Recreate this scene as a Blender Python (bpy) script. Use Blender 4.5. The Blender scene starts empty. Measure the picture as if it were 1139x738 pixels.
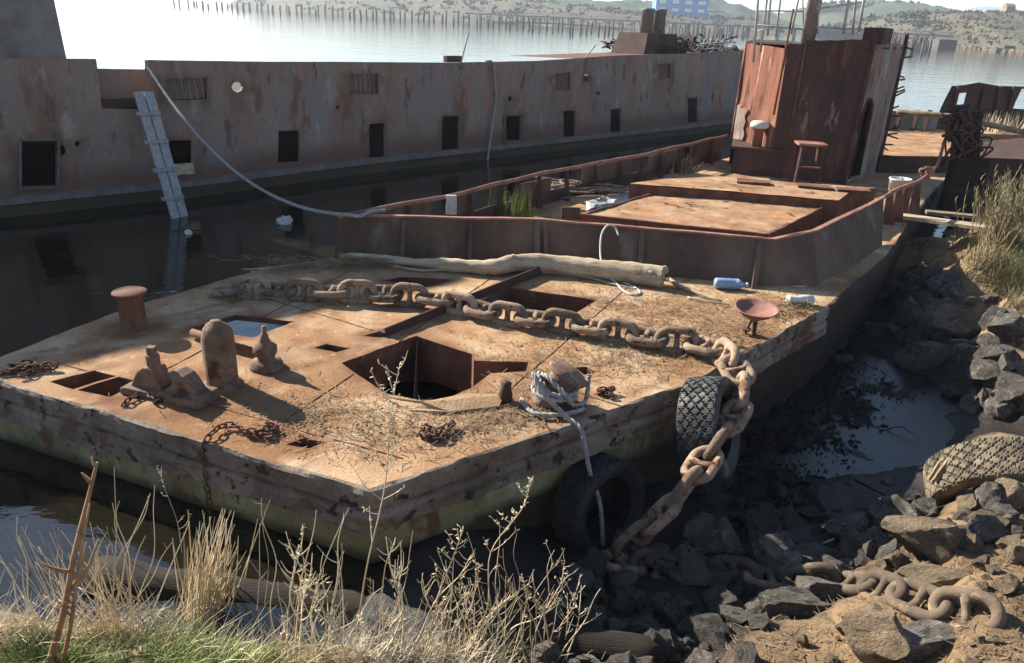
import bpy, bmesh, math, random
import numpy as np
from mathutils import Vector, Matrix, noise
from mathutils.geometry import delaunay_2d_cdt
R = random.Random(11)
S = bpy.context.scene
COL = S.collection
PI = math.pi
# ------------------------------------------------------------------ camera
F_PX, CX, CY, TH, RO, H = 860.0, 569.5, 369.0, math.radians(22.3), math.radians(2.5), 3.4
ct, st, cr, sr = math.cos(TH), math.sin(TH), math.cos(RO), math.sin(RO)
AX = Vector((cr, sr*st, sr*ct)); AY = Vector((-sr, cr*st, cr*ct)); AF = Vector((0, ct, -st))
cam = bpy.data.cameras.new('camera'); co = bpy.data.objects.new('camera', cam); COL.objects.link(co)
m = Matrix((AX, AY, -AF)).transposed().to_4x4(); m.translation = (0, 0, H); co.matrix_world = m
cam.sensor_width = 36; cam.lens = 36*F_PX/1139; cam.clip_start = .05; cam.clip_end = 30000
S.camera = co
def ray(u, v): return AF + AX*((u-CX)/F_PX) + AY*((CY-v)/F_PX)
def P(u, v, z):                       # point of the place at height z seen at that spot of the photograph
    d = ray(u, v); t = (z-H)/d.z; return Vector((d.x*t, d.y*t, z))
def Y(u, v, y):
    d = ray(u, v); t = y/d.y; return Vector((d.x*t, y, H+d.z*t))
def Wp(u, v, A, B):
    d = ray(u, v); nx, ny = -(B[1]-A[1]), B[0]-A[0]
    t = (nx*A[0]+ny*A[1])/(nx*d.x+ny*d.y); return Vector((d.x*t, d.y*t, H+d.z*t))
# ------------------------------------------------------------------ materials
def mat(name, cols, scale=3.0, rough=.85, bump=.4, bscale=25, spots=(), zband=(), stretch=(1, 1, 1), metal=0, rnd=False, rvar=.1, spec=.3, dist=.02, detail=8, contrast=(.3, .7)):
    M = bpy.data.materials.new(name); M.use_nodes = True; nt = M.node_tree; N = nt.nodes; L = nt.links
    b = N['Principled BSDF']
    tc = N.new('ShaderNodeTexCoord'); mp = N.new('ShaderNodeMapping'); mp.inputs['Scale'].default_value = stretch
    L.new(tc.outputs['Object'], mp.inputs[0])
    vec = mp.outputs[0]
    if rnd:
        oi = N.new('ShaderNodeObjectInfo'); ml = N.new('ShaderNodeVectorMath'); ml.operation = 'ADD'
        cb = N.new('ShaderNodeCombineXYZ'); mm = N.new('ShaderNodeMath'); mm.operation = 'MULTIPLY'; mm.inputs[1].default_value = 40
        L.new(oi.outputs['Random'], mm.inputs[0]); L.new(mm.outputs[0], cb.inputs[0]); L.new(mm.outputs[0], cb.inputs[1])
        L.new(vec, ml.inputs[0]); L.new(cb.outputs[0], ml.inputs[1]); vec = ml.outputs[0]
    def noi(s, d=8, r=.6):
        n = N.new('ShaderNodeTexNoise'); n.inputs['Scale'].default_value = s; n.inputs['Detail'].default_value = d
        n.inputs['Roughness'].default_value = r; L.new(vec, n.inputs['Vector']); return n.outputs['Fac']
    def ramp(f, lo, hi, c0=(0, 0, 0, 1), c1=(1, 1, 1, 1)):
        r = N.new('ShaderNodeValToRGB'); e = r.color_ramp.elements
        e[0].position = lo; e[0].color = c0; e[1].position = hi; e[1].color = c1; L.new(f, r.inputs[0]); return r
    def mix(f, a, c, mode='MIX'):
        x = N.new('ShaderNodeMix'); x.data_type = 'RGBA'; x.blend_type = mode
        if f is None: x.inputs[0].default_value = 1
        else: L.new(f, x.inputs[0])
        L.new(a, x.inputs[6])
        if isinstance(c, tuple): x.inputs[7].default_value = c+(1,)
        else: L.new(c, x.inputs[7])
        return x.outputs[2]
    n1 = noi(scale, detail, .65)
    r = N.new('ShaderNodeValToRGB'); e = r.color_ramp.elements
    k = len(cols)
    while len(e) < k: e.new(.5)
    for i, c in enumerate(cols):
        e[i].position = contrast[0]+(contrast[1]-contrast[0])*i/max(1, k-1); e[i].color = tuple(c)+(1,)
    L.new(n1, r.inputs[0]); c = r.outputs[0]
    for (sc, ss, lo, hi) in spots:
        c = mix(ramp(noi(ss, 6, .6), lo, hi).outputs[0], c, sc)
    if zband:
        g = N.new('ShaderNodeNewGeometry'); sx = N.new('ShaderNodeSeparateXYZ'); L.new(g.outputs['Position'], sx.inputs[0])
        for (z0, soft, amp, ss, zc) in zband:
            a = N.new('ShaderNodeMath'); a.operation = 'MULTIPLY_ADD'; a.inputs[1].default_value = amp
            L.new(noi(ss, 5), a.inputs[0]); L.new(sx.outputs[2], a.inputs[2])
            mr = N.new('ShaderNodeMapRange'); mr.inputs['From Min'].default_value = z0+amp*.5-soft; mr.inputs['From Max'].default_value = z0+amp*.5+soft
            mr.inputs['To Min'].default_value = 1; mr.inputs['To Max'].default_value = 0; L.new(a.outputs[0], mr.inputs[0])
            c = mix(mr.outputs[0], c, zc)
    fine = ramp(noi(bscale*2.5, 4, .7), .25, .75, (.72, .72, .72, 1), (1.25, 1.25, 1.25, 1))
    c = mix(None, c, fine.outputs[0], 'MULTIPLY')
    if rnd:
        hv = N.new('ShaderNodeHueSaturation'); vr = N.new('ShaderNodeMapRange'); vr.inputs['To Min'].default_value = .65; vr.inputs['To Max'].default_value = 1.35
        L.new(oi.outputs['Random'], vr.inputs[0]); L.new(vr.outputs[0], hv.inputs['Value']); L.new(c, hv.inputs['Color']); c = hv.outputs[0]
    L.new(c, b.inputs['Base Color'])
    rr = N.new('ShaderNodeMapRange'); rr.inputs['To Min'].default_value = max(.02, rough-rvar); rr.inputs['To Max'].default_value = min(1, rough+rvar)
    L.new(noi(scale*2), rr.inputs[0]); L.new(rr.outputs[0], b.inputs['Roughness'])
    b.inputs['Metallic'].default_value = metal; b.inputs['Specular IOR Level'].default_value = spec
    if bump:
        bp = N.new('ShaderNodeBump'); bp.inputs['Strength'].default_value = bump; bp.inputs['Distance'].default_value = dist
        L.new(noi(bscale, 8, .7), bp.inputs['Height']); L.new(bp.outputs[0], b.inputs['Normal'])
    return M
MT = {}
MT['deck'] = mat('sandy_rust_deck', [(.24, .12, .058), (.345, .20, .105), (.42, .27, .15), (.49, .345, .215)], 1.6, .95, .8, 38,
    spots=[((.25, .13, .06), .55, .48, .62), ((.25, .11, .05), 2.3, .57, .68), ((.20, .125, .07), 4, .6, .7), ((.50, .36, .235), 1.3, .54, .68), ((.31, .15, .07), 9, .62, .7), ((.15, .10, .06), 18, .66, .73), ((.53, .40, .265), 13, .62, .72)], dist=.014, spec=.1)
MT['hullshade'] = mat('fouled_shade_darkened_hull_plate', [(.018, .014, .011), (.036, .026, .019), (.065, .044, .03)], 3, .9, .7, 20, spots=[((.10, .055, .035), 4, .62, .68), ((.03, .034, .02), 2, .55, .62)], dist=.02)  # algae fouling, plus the right side's shade put into the base colour
MT['hatchtop'] = mat('dirt_on_rusty_hatch', [(.17, .095, .055), (.32, .19, .105), (.44, .30, .18)], 2.2, .95, .6, 35,
    spots=[((.36, .13, .04), 2.7, .55, .65), ((.075, .05, .035), 7, .58, .66)], dist=.012, spec=.1)
MT['rust'] = mat('brown_rust', [(.055, .024, .015), (.125, .052, .03), (.19, .085, .05)], 4, .85, .5, 40, spots=[((.25, .11, .05), 6, .6, .7)], dist=.006)
MT['rustdark'] = mat('dark_rust', [(.03, .017, .013), (.062, .031, .023), (.10, .052, .038)], 3, .85, .5, 30, dist=.008, spots=[((.16, .07, .04), 9, .62, .72)])
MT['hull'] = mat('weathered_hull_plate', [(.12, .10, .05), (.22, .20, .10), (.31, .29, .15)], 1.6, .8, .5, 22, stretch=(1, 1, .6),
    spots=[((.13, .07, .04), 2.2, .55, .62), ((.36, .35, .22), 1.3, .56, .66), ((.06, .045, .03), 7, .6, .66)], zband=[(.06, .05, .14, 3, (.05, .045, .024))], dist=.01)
MT['band'] = mat('rubbing_band_rust', [(.085, .06, .042), (.175, .13, .095), (.28, .225, .175)], 2, .8, .9, 14, stretch=(1, 1, 1),
    spots=[((.26, .21, .165), 3, .56, .66), ((.13, .06, .035), 1.8, .55, .62), ((.04, .026, .02), 7, .58, .62)], dist=.025)
MT['bulwark'] = mat('bulwark_rust', [(.052, .031, .021), (.10, .056, .036), (.155, .10, .07)], 1.8, .8, .4, 30, stretch=(1, 1, .5), spots=[((.16, .12, .10), 2.5, .6, .7)], dist=.006)
MT['orange'] = mat('orange_rust_streaks', [(.10, .038, .024), (.22, .08, .045), (.33, .135, .08)], 3, .85, .5, 30, stretch=(2.5, 2.5, .22), spots=[((.07, .024, .017), 3, .54, .64), ((.42, .27, .21), 4, .6, .68), ((.05, .022, .017), 7, .6, .66)], dist=.006)
MT['white'] = mat('peeling_white_paint', [(.10, .055, .04), (.22, .165, .135), (.37, .32, .285)], 2.2, .7, .4, 25, stretch=(1.5, 1.5, .35), spots=[((.25, .085, .045), 2.6, .52, .6), ((.07, .05, .045), 4, .6, .66)], dist=.006)
MT['house'] = mat('deckhouse_dark_rust', [(.038, .020, .017), (.068, .034, .029), (.11, .056, .046)], 1.5, .85, .45, 26, stretch=(1.2, 1.2, .3), spots=[((.15, .06, .04), 2.2, .57, .68), ((.035, .021, .018), 3, .58, .68), ((.17, .12, .10), 5, .64, .7)], dist=.005)
MT['ship'] = mat('ship_hull_paint', [(.17, .095, .062), (.225, .15, .11), (.24, .18, .145), (.28, .16, .115)], 1.5, .8, .5, 18, stretch=(1, 1, .35),
    spots=[((.20, .17, .165), 1.2, .50, .66), ((.30, .16, .12), 1.7, .53, .64), ((.17, .09, .06), 2.6, .58, .66), ((.29, .25, .2), 3.1, .6, .7), ((.10, .068, .055), 3.7, .6, .68), ((.30, .28, .26), 6, .68, .73)],
    zband=[(.66, .16, .4, 1.2, (.15, .085, .06)), (.17, .03, .1, 3, (.05, .05, .03))], dist=.012)
MT['shipgrey'] = mat('ship_grey_steel', [(.12, .10, .085), (.20, .17, .15), (.25, .22, .195)], 2, .8, .3, 25, dist=.006)
MT['ventgrey'] = mat('stained_grey_vent', [(.11, .095, .08), (.21, .19, .17), (.28, .255, .23)], 3, .8, .4, 20, spots=[((.14, .07, .045), 3, .55, .65)], dist=.008)
MT['beltgrey'] = mat('belting_grey', [(.09, .075, .062), (.14, .12, .10), (.19, .165, .14)], 3, .85, .5, 25, dist=.01)
MT['chain'] = mat('chain_rust', [(.15, .095, .06), (.26, .175, .115), (.36, .26, .175)], 5, .95, .8, 45, spots=[((.13, .065, .038), 7, .56, .64), ((.10, .085, .07), 4, .56, .64), ((.07, .036, .022), 13, .58, .66)], rnd=True, dist=.014)
MT['chainbank'] = mat('muddy_chain', [(.055, .042, .03), (.105, .076, .052), (.165, .12, .08)], 5, .95, .8, 45, spots=[((.22, .15, .09), 6, .58, .66)], rnd=True, dist=.008)
MT['chaindark'] = mat('small_chain_rust', [(.05, .022, .014), (.11, .048, .028), (.18, .085, .05)], 8, .85, .4, 60, rnd=True, dist=.004)
MT['rubber'] = mat('old_tyre_rubber', [(.022, .022, .022), (.045, .043, .04), (.09, .085, .075)], 6, .75, .4, 60, spots=[((.16, .145, .12), 5, .56, .66)], dist=.005)
MT['rubberdark'] = mat('wet_black_tyre', [(.014, .014, .014), (.026, .025, .023), (.05, .047, .042)], 6, .7, .4, 60, dist=.005)
MT['rubberdust'] = mat('dusty_tyre_rubber', [(.07, .055, .04), (.15, .12, .08), (.24, .19, .125)], 6, .9, .4, 60, spots=[((.05, .042, .035), 4, .58, .66)], dist=.005)
MT['rope'] = mat('grey_rope', [(.19, .175, .16), (.30, .28, .26), (.40, .38, .35)], 20, .95, .6, 140, dist=.004)
MT['ropebrown'] = mat('weathered_brown_rope', [(.17, .12, .08), (.27, .20, .14), (.36, .29, .21)], 20, .95, .6, 140, dist=.004)
MT['drift'] = mat('bleached_driftwood', [(.22, .15, .085), (.40, .31, .2), (.52, .43, .30)], 5, .9, .7, 30, stretch=(.35, 3, 3), spots=[((.17, .10, .05), 3, .6, .68)], dist=.015)
MT['plank'] = mat('grey_plank', [(.19, .18, .175), (.30, .29, .285), (.38, .37, .365)], 6, .9, .5, 40, stretch=(4, 4, .5), dist=.006)
MT['oldwood'] = mat('brown_old_wood', [(.10, .07, .045), (.2, .145, .09), (.32, .25, .17)], 8, .9, .6, 40, dist=.008)
MT['wetlog'] = mat('dark_wet_timber', [(.010, .008, .006), (.022, .016, .011), (.045, .032, .02)], 4, .95, .7, 25, stretch=(.4, 3, 3), dist=.02)
MT['rock'] = mat('grey_rock', [(.07, .06, .05), (.135, .115, .097), (.21, .18, .15)], 2.5, .92, 1, 14, spots=[((.30, .25, .18), 4, .57, .66), ((.045, .038, .032), 2.3, .54, .64), ((.26, .24, .21), 11, .6, .68), ((.04, .034, .028), 17, .6, .66)], rnd=True, dist=.06)
MT['rocktan'] = mat('tan_sandstone', [(.16, .11, .065), (.26, .19, .115), (.35, .27, .175)], 2.5, .95, 1, 14, spots=[((.09, .065, .042), 3, .55, .64), ((.40, .32, .22), 6, .6, .68), ((.07, .052, .036), 15, .6, .66)], rnd=True, dist=.06)
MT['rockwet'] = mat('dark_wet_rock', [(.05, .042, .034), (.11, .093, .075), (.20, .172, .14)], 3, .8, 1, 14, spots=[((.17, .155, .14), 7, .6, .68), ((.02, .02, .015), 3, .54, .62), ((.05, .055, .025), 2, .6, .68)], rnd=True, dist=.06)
MT['straw'] = mat('dry_straw', [(.40, .30, .17), (.58, .47, .30), (.70, .60, .43)], 3, .85, 0, 60, contrast=(.35, .65))
MT['stalk'] = mat('dry_brown_stalk', [(.17, .09, .045), (.28, .165, .085), (.36, .23, .13)], 9, .85, .3, 60, dist=.003)
MT['grass'] = mat('green_grass', [(.10, .14, .02), (.19, .25, .045), (.32, .32, .09)], 4, .7, 0, 60)
MT['olive'] = mat('dry_olive_shrub', [(.12, .095, .045), (.22, .18, .09), (.33, .28, .15)], 5, .85, 0, 60)
MT['litter'] = mat('dirt_and_litter', [(.11, .07, .035), (.20, .13, .068), (.34, .235, .125)], 9, .95, 0, 60)
MT['plasticblue'] = mat('clear_blue_plastic', [(.17, .24, .36), (.25, .34, .48)], 9, .25, .2, 30, spec=.5)
MT['plasticwhite'] = mat('dirty_white_plastic', [(.36, .34, .28), (.5, .48, .42), (.6, .58, .52)], 7, .5, .2, 40)
MT['hose'] = mat('pale_grey_hose', [(.42, .40, .37), (.54, .51, .48)], 9, .6, .2, 60)
MT['steelbar'] = mat('painted_steel_bar', [(.28, .27, .26), (.42, .41, .40)], 6, .6, .2, 40)
MT['piling'] = mat('old_wharf_piling', [(.06, .05, .045), (.11, .095, .085)], 2, .9, .3, 5)
MT['bridge'] = mat('weathered_bridge', [(.16, .15, .15), (.24, .225, .22)], .5, .9, 0, 5)
MT['hillbrown'] = mat('leafless_scrub_hillside', [(.05, .045, .03), (.08, .07, .046), (.105, .092, .058), (.06, .07, .036)], .06, .95, .8, .25, dist=1.0, spots=[((.055, .07, .035), .02, .55, .62), ((.2, .18, .11), .05, .64, .7)])
MT['scrubdark'] = mat('leafless_scrub', [(.055, .05, .033), (.08, .072, .047), (.105, .095, .06)], .06, .95, 0, .25)
MT['hillgreen'] = mat('evergreen_hillside', [(.025, .045, .028), (.045, .07, .04), (.07, .085, .045)], .03, .95, .8, .2, dist=1.5)
MT['mountain'] = mat('far_mountain', [(.06, .08, .09), (.09, .11, .12)], .002, .95, 0, .02)
MT['bluewall'] = mat('blue_cladding', [(.10, .22, .5), (.13, .27, .58)], .2, .7, 0, 2)
MT['whitewall'] = mat('white_wall', [(.7, .7, .68), (.8, .8, .78)], .2, .7, 0, 2)
MT['glass'] = mat('dark_window', [(.05, .06, .08), (.08, .09, .1)], .2, .2, 0, 2)
MT['crown'] = mat('tree_foliage', [(.05, .058, .032), (.085, .085, .05)], .3, .9, 0, 2)

def mud_material():
    M = mat('bank_soil', [(.11, .07, .038), (.20, .13, .07), (.29, .20, .115)], 2.5, .95, .9, 14, spots=[((.075, .05, .03), 5, .52, .62), ((.34, .25, .155), 8, .62, .7)],
        dist=.03, spec=.3)
    nt = M.node_tree; N = nt.nodes; L = nt.links; b = N['Principled BSDF']
    at = N.new('ShaderNodeAttribute'); at.attribute_name = 'wet'; mr = N.new('ShaderNodeMapRange'); mr.inputs['To Min'].default_value = .95; mr.inputs['To Max'].default_value = .38
    L.new(at.outputs['Fac'], mr.inputs[0]); L.new(mr.outputs[0], b.inputs['Roughness'])
    src = b.inputs['Base Color'].links[0].from_socket; x = N.new('ShaderNodeMix'); x.data_type = 'RGBA'; L.new(at.outputs['Fac'], x.inputs[0]); L.new(src, x.inputs[6]); x.inputs[7].default_value = (.022, .018, .014, 1); L.new(x.outputs[2], b.inputs['Base Color'])
    return M
MT['soil'] = mud_material()
def water_material():
    M = bpy.data.materials.new('river_water'); M.use_nodes = True; nt = M.node_tree; N = nt.nodes; L = nt.links; b = N['Principled BSDF']
    b.inputs['Base Color'].default_value = (.010, .0085, .005, 1); b.inputs['Roughness'].default_value = .05; b.inputs['IOR'].default_value = 1.55; b.inputs['Specular IOR Level'].default_value = .55
    tc = N.new('ShaderNodeNewGeometry')
    def noi(s, st, d):
        mp = N.new('ShaderNodeMapping'); mp.inputs['Scale'].default_value = st; L.new(tc.outputs['Position'], mp.inputs[0])
        n = N.new('ShaderNodeTexNoise'); n.inputs['Scale'].default_value = s; n.inputs['Detail'].default_value = d; L.new(mp.outputs[0], n.inputs['Vector']); return n.outputs[0]
    b1 = N.new('ShaderNodeBump'); b1.inputs['Strength'].default_value = .10; b1.inputs['Distance'].default_value = .05; L.new(noi(4.5, (.7, 1.3, 1), 3), b1.inputs['Height'])
    b2 = N.new('ShaderNodeBump'); b2.inputs['Strength'].default_value = .12; b2.inputs['Distance'].default_value = .3; L.new(noi(.35, (.35, 1.2, 1), 4), b2.inputs['Height']); L.new(b1.outputs[0], b2.inputs['Normal'])
    L.new(b2.outputs[0], b.inputs['Normal'])
    return M
MT['water'] = water_material()
MT['puddle'] = mat('puddle_water', [(.012, .011, .009), (.02, .018, .014)], 3, .05, 1, 6, rvar=.03, spec=.4, dist=.01)
# ------------------------------------------------------------------ mesh helpers
class MB:
    def __init__(s): s.v = []; s.f = []
    def add(s, vs, fs):
        o = len(s.v); s.v += [tuple(v) for v in vs]; s.f += [tuple(i+o for i in f) for f in fs]; return s
    def box(s, c, sx, sy, sz, rot=None):
        c = Vector(c); vs = []
        for x in (-1, 1):
            for y in (-1, 1):
                for z in (-1, 1):
                    v = Vector((x*sx/2, y*sy/2, z*sz/2)); v = rot @ v if rot else v; vs.append(c+v)
        return s.add(vs, [(0, 1, 3, 2), (4, 6, 7, 5), (0, 4, 5, 1), (2, 3, 7, 6), (0, 2, 6, 4), (1, 5, 7, 3)])
    def bar(s, a, b, w, t, up=(0, 0, 1)):
        a = Vector(a); b = Vector(b); d = (b-a); L_ = d.length; d.normalize(); up = Vector(up)
        x = d.cross(up)
        if x.length < 1e-4: x = d.cross(Vector((1, 0, 0)))
        x.normalize(); y = x.cross(d)
        vs = [p+x*w/2*i+y*t/2*j for p in (a, b) for i, j in ((-1, -1), (1, -1), (1, 1), (-1, 1))]
        return s.add(vs, [(3, 2, 1, 0), (4, 5, 6, 7), (0, 1, 5, 4), (1, 2, 6, 5), (2, 3, 7, 6), (3, 0, 4, 7)])
    def tube(s, pts, r, n=8, cap=True, ell=None):
        pts = [Vector(p) for p in pts]; k = len(pts); rs = r if isinstance(r, (list, tuple)) else [r]*k
        vs = []; pn = None
        for i, p in enumerate(pts):
            t = (pts[min(i+1, k-1)]-pts[max(i-1, 0)])
            if t.length < 1e-9: t = Vector((0, 0, 1))
            t.normalize()
            if pn is None:
                pn = t.cross(Vector((0, 0, 1)))
                if pn.length < .05: pn = t.cross(Vector((1, 0, 0)))
                pn.normalize()
            else:
                pn = pn - t*pn.dot(t)
                if pn.length < 1e-5: pn = t.orthogonal()
                pn.normalize()
            q = t.cross(pn)
            for j in range(n):
                a = 2*PI*j/n; vs.append(p+(pn*math.cos(a)+q*math.sin(a))*rs[i])
        fs = [(i*n+j, i*n+(j+1) % n, (i+1)*n+(j+1) % n, (i+1)*n+j) for i in range(k-1) for j in range(n)]
        if cap: fs += [tuple(range(n-1, -1, -1)), tuple(range((k-1)*n, k*n))]
        return s.add(vs, fs)
    def lathe(s, c, prof, n=24, M3=None):
        c = Vector(c); vs = []
        for r, z in prof:
            for j in range(n):
                v = Vector((r*math.cos(2*PI*j/n), r*math.sin(2*PI*j/n), z)); vs.append(c+(M3 @ v if M3 else v))
        k = len(prof)
        fs = [(i*n+j, i*n+(j+1) % n, (i+1)*n+(j+1) % n, (i+1)*n+j) for i in range(k-1) for j in range(n)]
        fs += [tuple(range(n-1, -1, -1)), tuple(range((k-1)*n, k*n))]
        return s.add(vs, fs)
    def prism(s, poly, z0, z1):
        n = len(poly); vs = [(p[0], p[1], z0) for p in poly]+[(p[0], p[1], z1) for p in poly]
        return s.add(vs, [tuple(range(n-1, -1, -1)), tuple(range(n, 2*n))]+[(i, (i+1) % n, n+(i+1) % n, n+i) for i in range(n)])
    def plate(s, poly, off):            # planar polygon with a thickness vector
        n = len(poly); off = Vector(off); vs = [Vector(p) for p in poly]; vs += [p+off for p in vs]
        return s.add(vs, [tuple(range(n-1, -1, -1)), tuple(range(n, 2*n))]+[(i, (i+1) % n, n+(i+1) % n, n+i) for i in range(n)])
    def wobble(s, amp, sc=3, seed=0):
        o = Vector((seed*7.3, seed*3.1, seed*1.7))
        s.v = [tuple(Vector(v)+noise.noise_vector(Vector(v)*sc+o)*amp) for v in s.v]; return s
    def build(s, name, mt, parent=None, smooth=False, fixn=True):
        me = bpy.data.meshes.new(name); me.from_pydata(s.v, [], s.f)
        if fixn:
            bm = bmesh.new(); bm.from_mesh(me); bmesh.ops.recalc_face_normals(bm, faces=bm.faces[:]); bm.to_mesh(me); bm.free()
        me.materials.append(MT[mt] if isinstance(mt, str) else mt)
        if smooth: me.polygons.foreach_set('use_smooth', [True]*len(me.polygons))
        me.update()
        o = bpy.data.objects.new(name, me); COL.objects.link(o)
        if parent: attach(o, parent)
        return o
def attach(o, parent):
    o.parent = parent
    if parent.type == 'EMPTY': o.matrix_parent_inverse = Matrix.Translation(-parent.location)
def tag(o, label, cat, group=None, kind=None):
    if kind: o['kind'] = kind
    if label: o['label'] = label
    if cat: o['category'] = cat
    if group: o['group'] = group
    return o
def thing(name, label, cat, loc=(0, 0, 0), group=None):
    o = bpy.data.objects.new(name, None); COL.objects.link(o); o.location = loc; o.empty_display_size = .2
    return tag(o, label, cat, group)
def structure(o): o['kind'] = 'structure'; return o
def lerp(a, b, t): return a+(b-a)*t
def curve(pts, n=8):                    # Catmull-Rom
    pts = [Vector(p) for p in pts]; out = []
    for i in range(len(pts)-1):
        p0, p1, p2, p3 = pts[max(i-1, 0)], pts[i], pts[i+1], pts[min(i+2, len(pts)-1)]
        for k in range(n):
            t = k/n; out.append(.5*((2*p1)+(p2-p0)*t+(2*p0-5*p1+4*p2-p3)*t*t+(3*p1-p0-3*p2+p3)*t**3))
    out.append(pts[-1]); return out
def resample(pts, step):
    out = [pts[0].copy()]; acc = 0
    for a, b in zip(pts, pts[1:]):
        L_ = (b-a).length
        while L_ > 0 and acc+L_ >= step:
            t = (step-acc)/L_; a = a.lerp(b, t); out.append(a.copy()); L_ = (b-a).length; acc = 0
        acc += L_
    return out
def rope_mb(mb, pts, r, pitch=None, strands=3, n=5):
    pitch = pitch or r*9
    pts = resample([Vector(p) for p in pts], r*1.3)
    fr = []; pn = None
    for i, p in enumerate(pts):
        t = (pts[min(i+1, len(pts)-1)]-pts[max(i-1, 0)]).normalized()
        pn = t.orthogonal().normalized() if pn is None else (pn-t*pn.dot(t)).normalized()
        fr.append((p, pn.copy(), t.cross(pn)))
    for k in range(strands):
        q = []
        for i, (p, a, b) in enumerate(fr):
            g = 2*PI*(k/strands+i*r*1.3/pitch); q.append(p+(a*math.cos(g)+b*math.sin(g))*r*.5)
        mb.tube(q, r*.56, n)
    return mb
def sheet(outline, holes, step, fz, jitter=.3, inside=None):
    """planar sheet with holes, as (verts2d, tris)"""
    pts = []; edges = []
    def ring(poly):
        base = len(pts); q = []
        for a, b in zip(poly, poly[1:]+poly[:1]):
            a = Vector(a[:2]); b = Vector(b[:2]); k = max(1, int((b-a).length/step))
            q += [a.lerp(b, i/k) for i in range(k)]
        pts.extend(q); n = len(q); edges.extend([(base+i, base+(i+1) % n) for i in range(n)]); return q
    rings = [ring(outline)]+[ring(h) for h in holes]
    xs = [p.x for p in rings[0]]; ys = [p.y for p in rings[0]]
    arr = [np.array([(p.x, p.y) for p in r]) for r in rings]
    def inpoly(x, y, a):
        x0, y0 = a[:, 0], a[:, 1]; x1, y1 = np.roll(x0, -1), np.roll(y0, -1)
        c = ((y0 > y) != (y1 > y)) & (x < (x1-x0)*(y-y0)/(y1-y0+1e-12)+x0); return c.sum() % 2 == 1
    allb = np.concatenate(arr)
    x = min(xs)
    while x < max(xs):
        y = min(ys)
        while y < max(ys):
            px, py = x+R.uniform(-jitter, jitter)*step, y+R.uniform(-jitter, jitter)*step
            if inpoly(px, py, arr[0]) and not any(inpoly(px, py, a) for a in arr[1:]) and np.min((allb[:, 0]-px)**2+(allb[:, 1]-py)**2) > (step*.4)**2:
                pts.append(Vector((px, py)))
            y += step
        x += step
    v, e, f, *_ = delaunay_2d_cdt(pts, edges, [], 0, 1e-5)
    out = []
    for t in f:
        cx_ = sum(v[i].x for i in t)/len(t); cy_ = sum(v[i].y for i in t)/len(t)
        if inpoly(cx_, cy_, arr[0]) and not any(inpoly(cx_, cy_, a) for a in arr[1:]): out.append(tuple(t))
    return v, out, rings
# ------------------------------------------------------------------ terrain
CP = [(-12, 8, -.8), (-6, 8, -.8), (-3, 10, -.8), (0, 16, -.8), (-3.5, 6, -.8), (-1, 6, -.8), (1.0, 7, -.8), (2.6, 10, -.8), (4.4, 13, -.7), (9, 20, -.8), (14, 24, -.7),
  (-4, 4.6, -.6), (-2.6, 4, -.45), (-1.3, 3.75, -.35), (-.5, 3.75, .04), (-.55, 4.25, .03), (-.5, 3.4, .06), (0, 4.3, -.12), (0, 3.6, -.12),
  (6.7, 11.9, .25), (6.4, 12.5, .1), (7.4, 12.2, .35), (8.2, 12.2, .55), (9.2, 13.6, .4), (9.6, 15.5, -.1), (10.8, 18, -.4), (8.4, 15, -.4), (7.4, 13.4, -.1), (12, 14, .6), (14, 17, .1), (16, 20, -.4),
  (0, 0, 1.75), (-1.1, 2.0, 1.25), (-.6, 2.3, 1.0), (-.1, 2.4, .8), (.5, 2.3, .6), (1.2, 2.1, .6), (-2.0, 2.35, 1.05), (-2.6, 2.6, .85), (-1.9, 2.75, .65), (-1.1, 2.75, .55), (-.4, 2.85, .35), (.4, 2.9, .1), (-2.9, 3.2, .15), (-2.0, 3.2, .0), (-1.2, 3.2, .0), (-.3, 3.15, .02),
  (2.2, 2.4, .5), (3, 1.6, .8), (5.5, 4.2, .6), (6.5, 6, .7), (7.6, 9.2, .85),
  (-4, 0, 1.6), (-4, 2, 1.0), (-5, 3.2, -.3), (4, 0, 1.4), (10, 4, 1.3), (14, 10, 1.2), (8, 6, 1.0), (20, 14, .9), (22, 22, -.5), (-10, 0, 1), (-8, 3, -.6)]
for u_, v_, z_ in [(800, 560, -.36), (700, 600, -.36), (640, 640, -.28), (860, 520, -.395), (900, 460, -.40), (930, 400, -.385), (900, 510, -.41), (870, 480, -.39), (920, 430, -.41), (970, 350, -.33), (1000, 310, -.2), (1010, 285, 0), (840, 470, -.36),
  (1000, 470, -.43), (1030, 440, -.425), (985, 490, -.42), (1060, 450, -.41), (955, 508, -.40), (980, 420, -.41), (1010, 500, -.42), (940, 450, -.39),
  (900, 560, -.33), (950, 560, -.32), (1000, 545, -.3), (800, 640, -.33), (700, 660, -.33), (870, 650, -.27), (760, 700, -.30), (930, 620, -.22),
  (1000, 640, -.08), (1000, 700, .06), (1100, 700, .25), (1100, 620, .1), (1139, 560, .1), (1139, 650, .3), (880, 728, -.04), (740, 737, -.22), (650, 735, -.2), (1080, 525, -.15), (1130, 500, -.1),
  (1100, 430, -.15), (1139, 400, .1), (1060, 380, -.25), (1090, 345, .08), (1060, 310, .0), (1030, 290, -.05), (1139, 330, .5), (1110, 280, .6), (1110, 260, .75), (1139, 230, .75), (1080, 262, .5), (1040, 265, .3)]:
    p_ = P(u_, v_, z_); CP.append((p_.x, p_.y, z_))
CPA = np.array(CP)
def hts(x, y):
    x = np.asarray(x, float); y = np.asarray(y, float)
    d2 = (x[..., None]-CPA[:, 0])**2+(y[..., None]-CPA[:, 1])**2+.02
    w = d2**-2.2
    return (w*CPA[:, 2]).sum(-1)/w.sum(-1)
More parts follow.
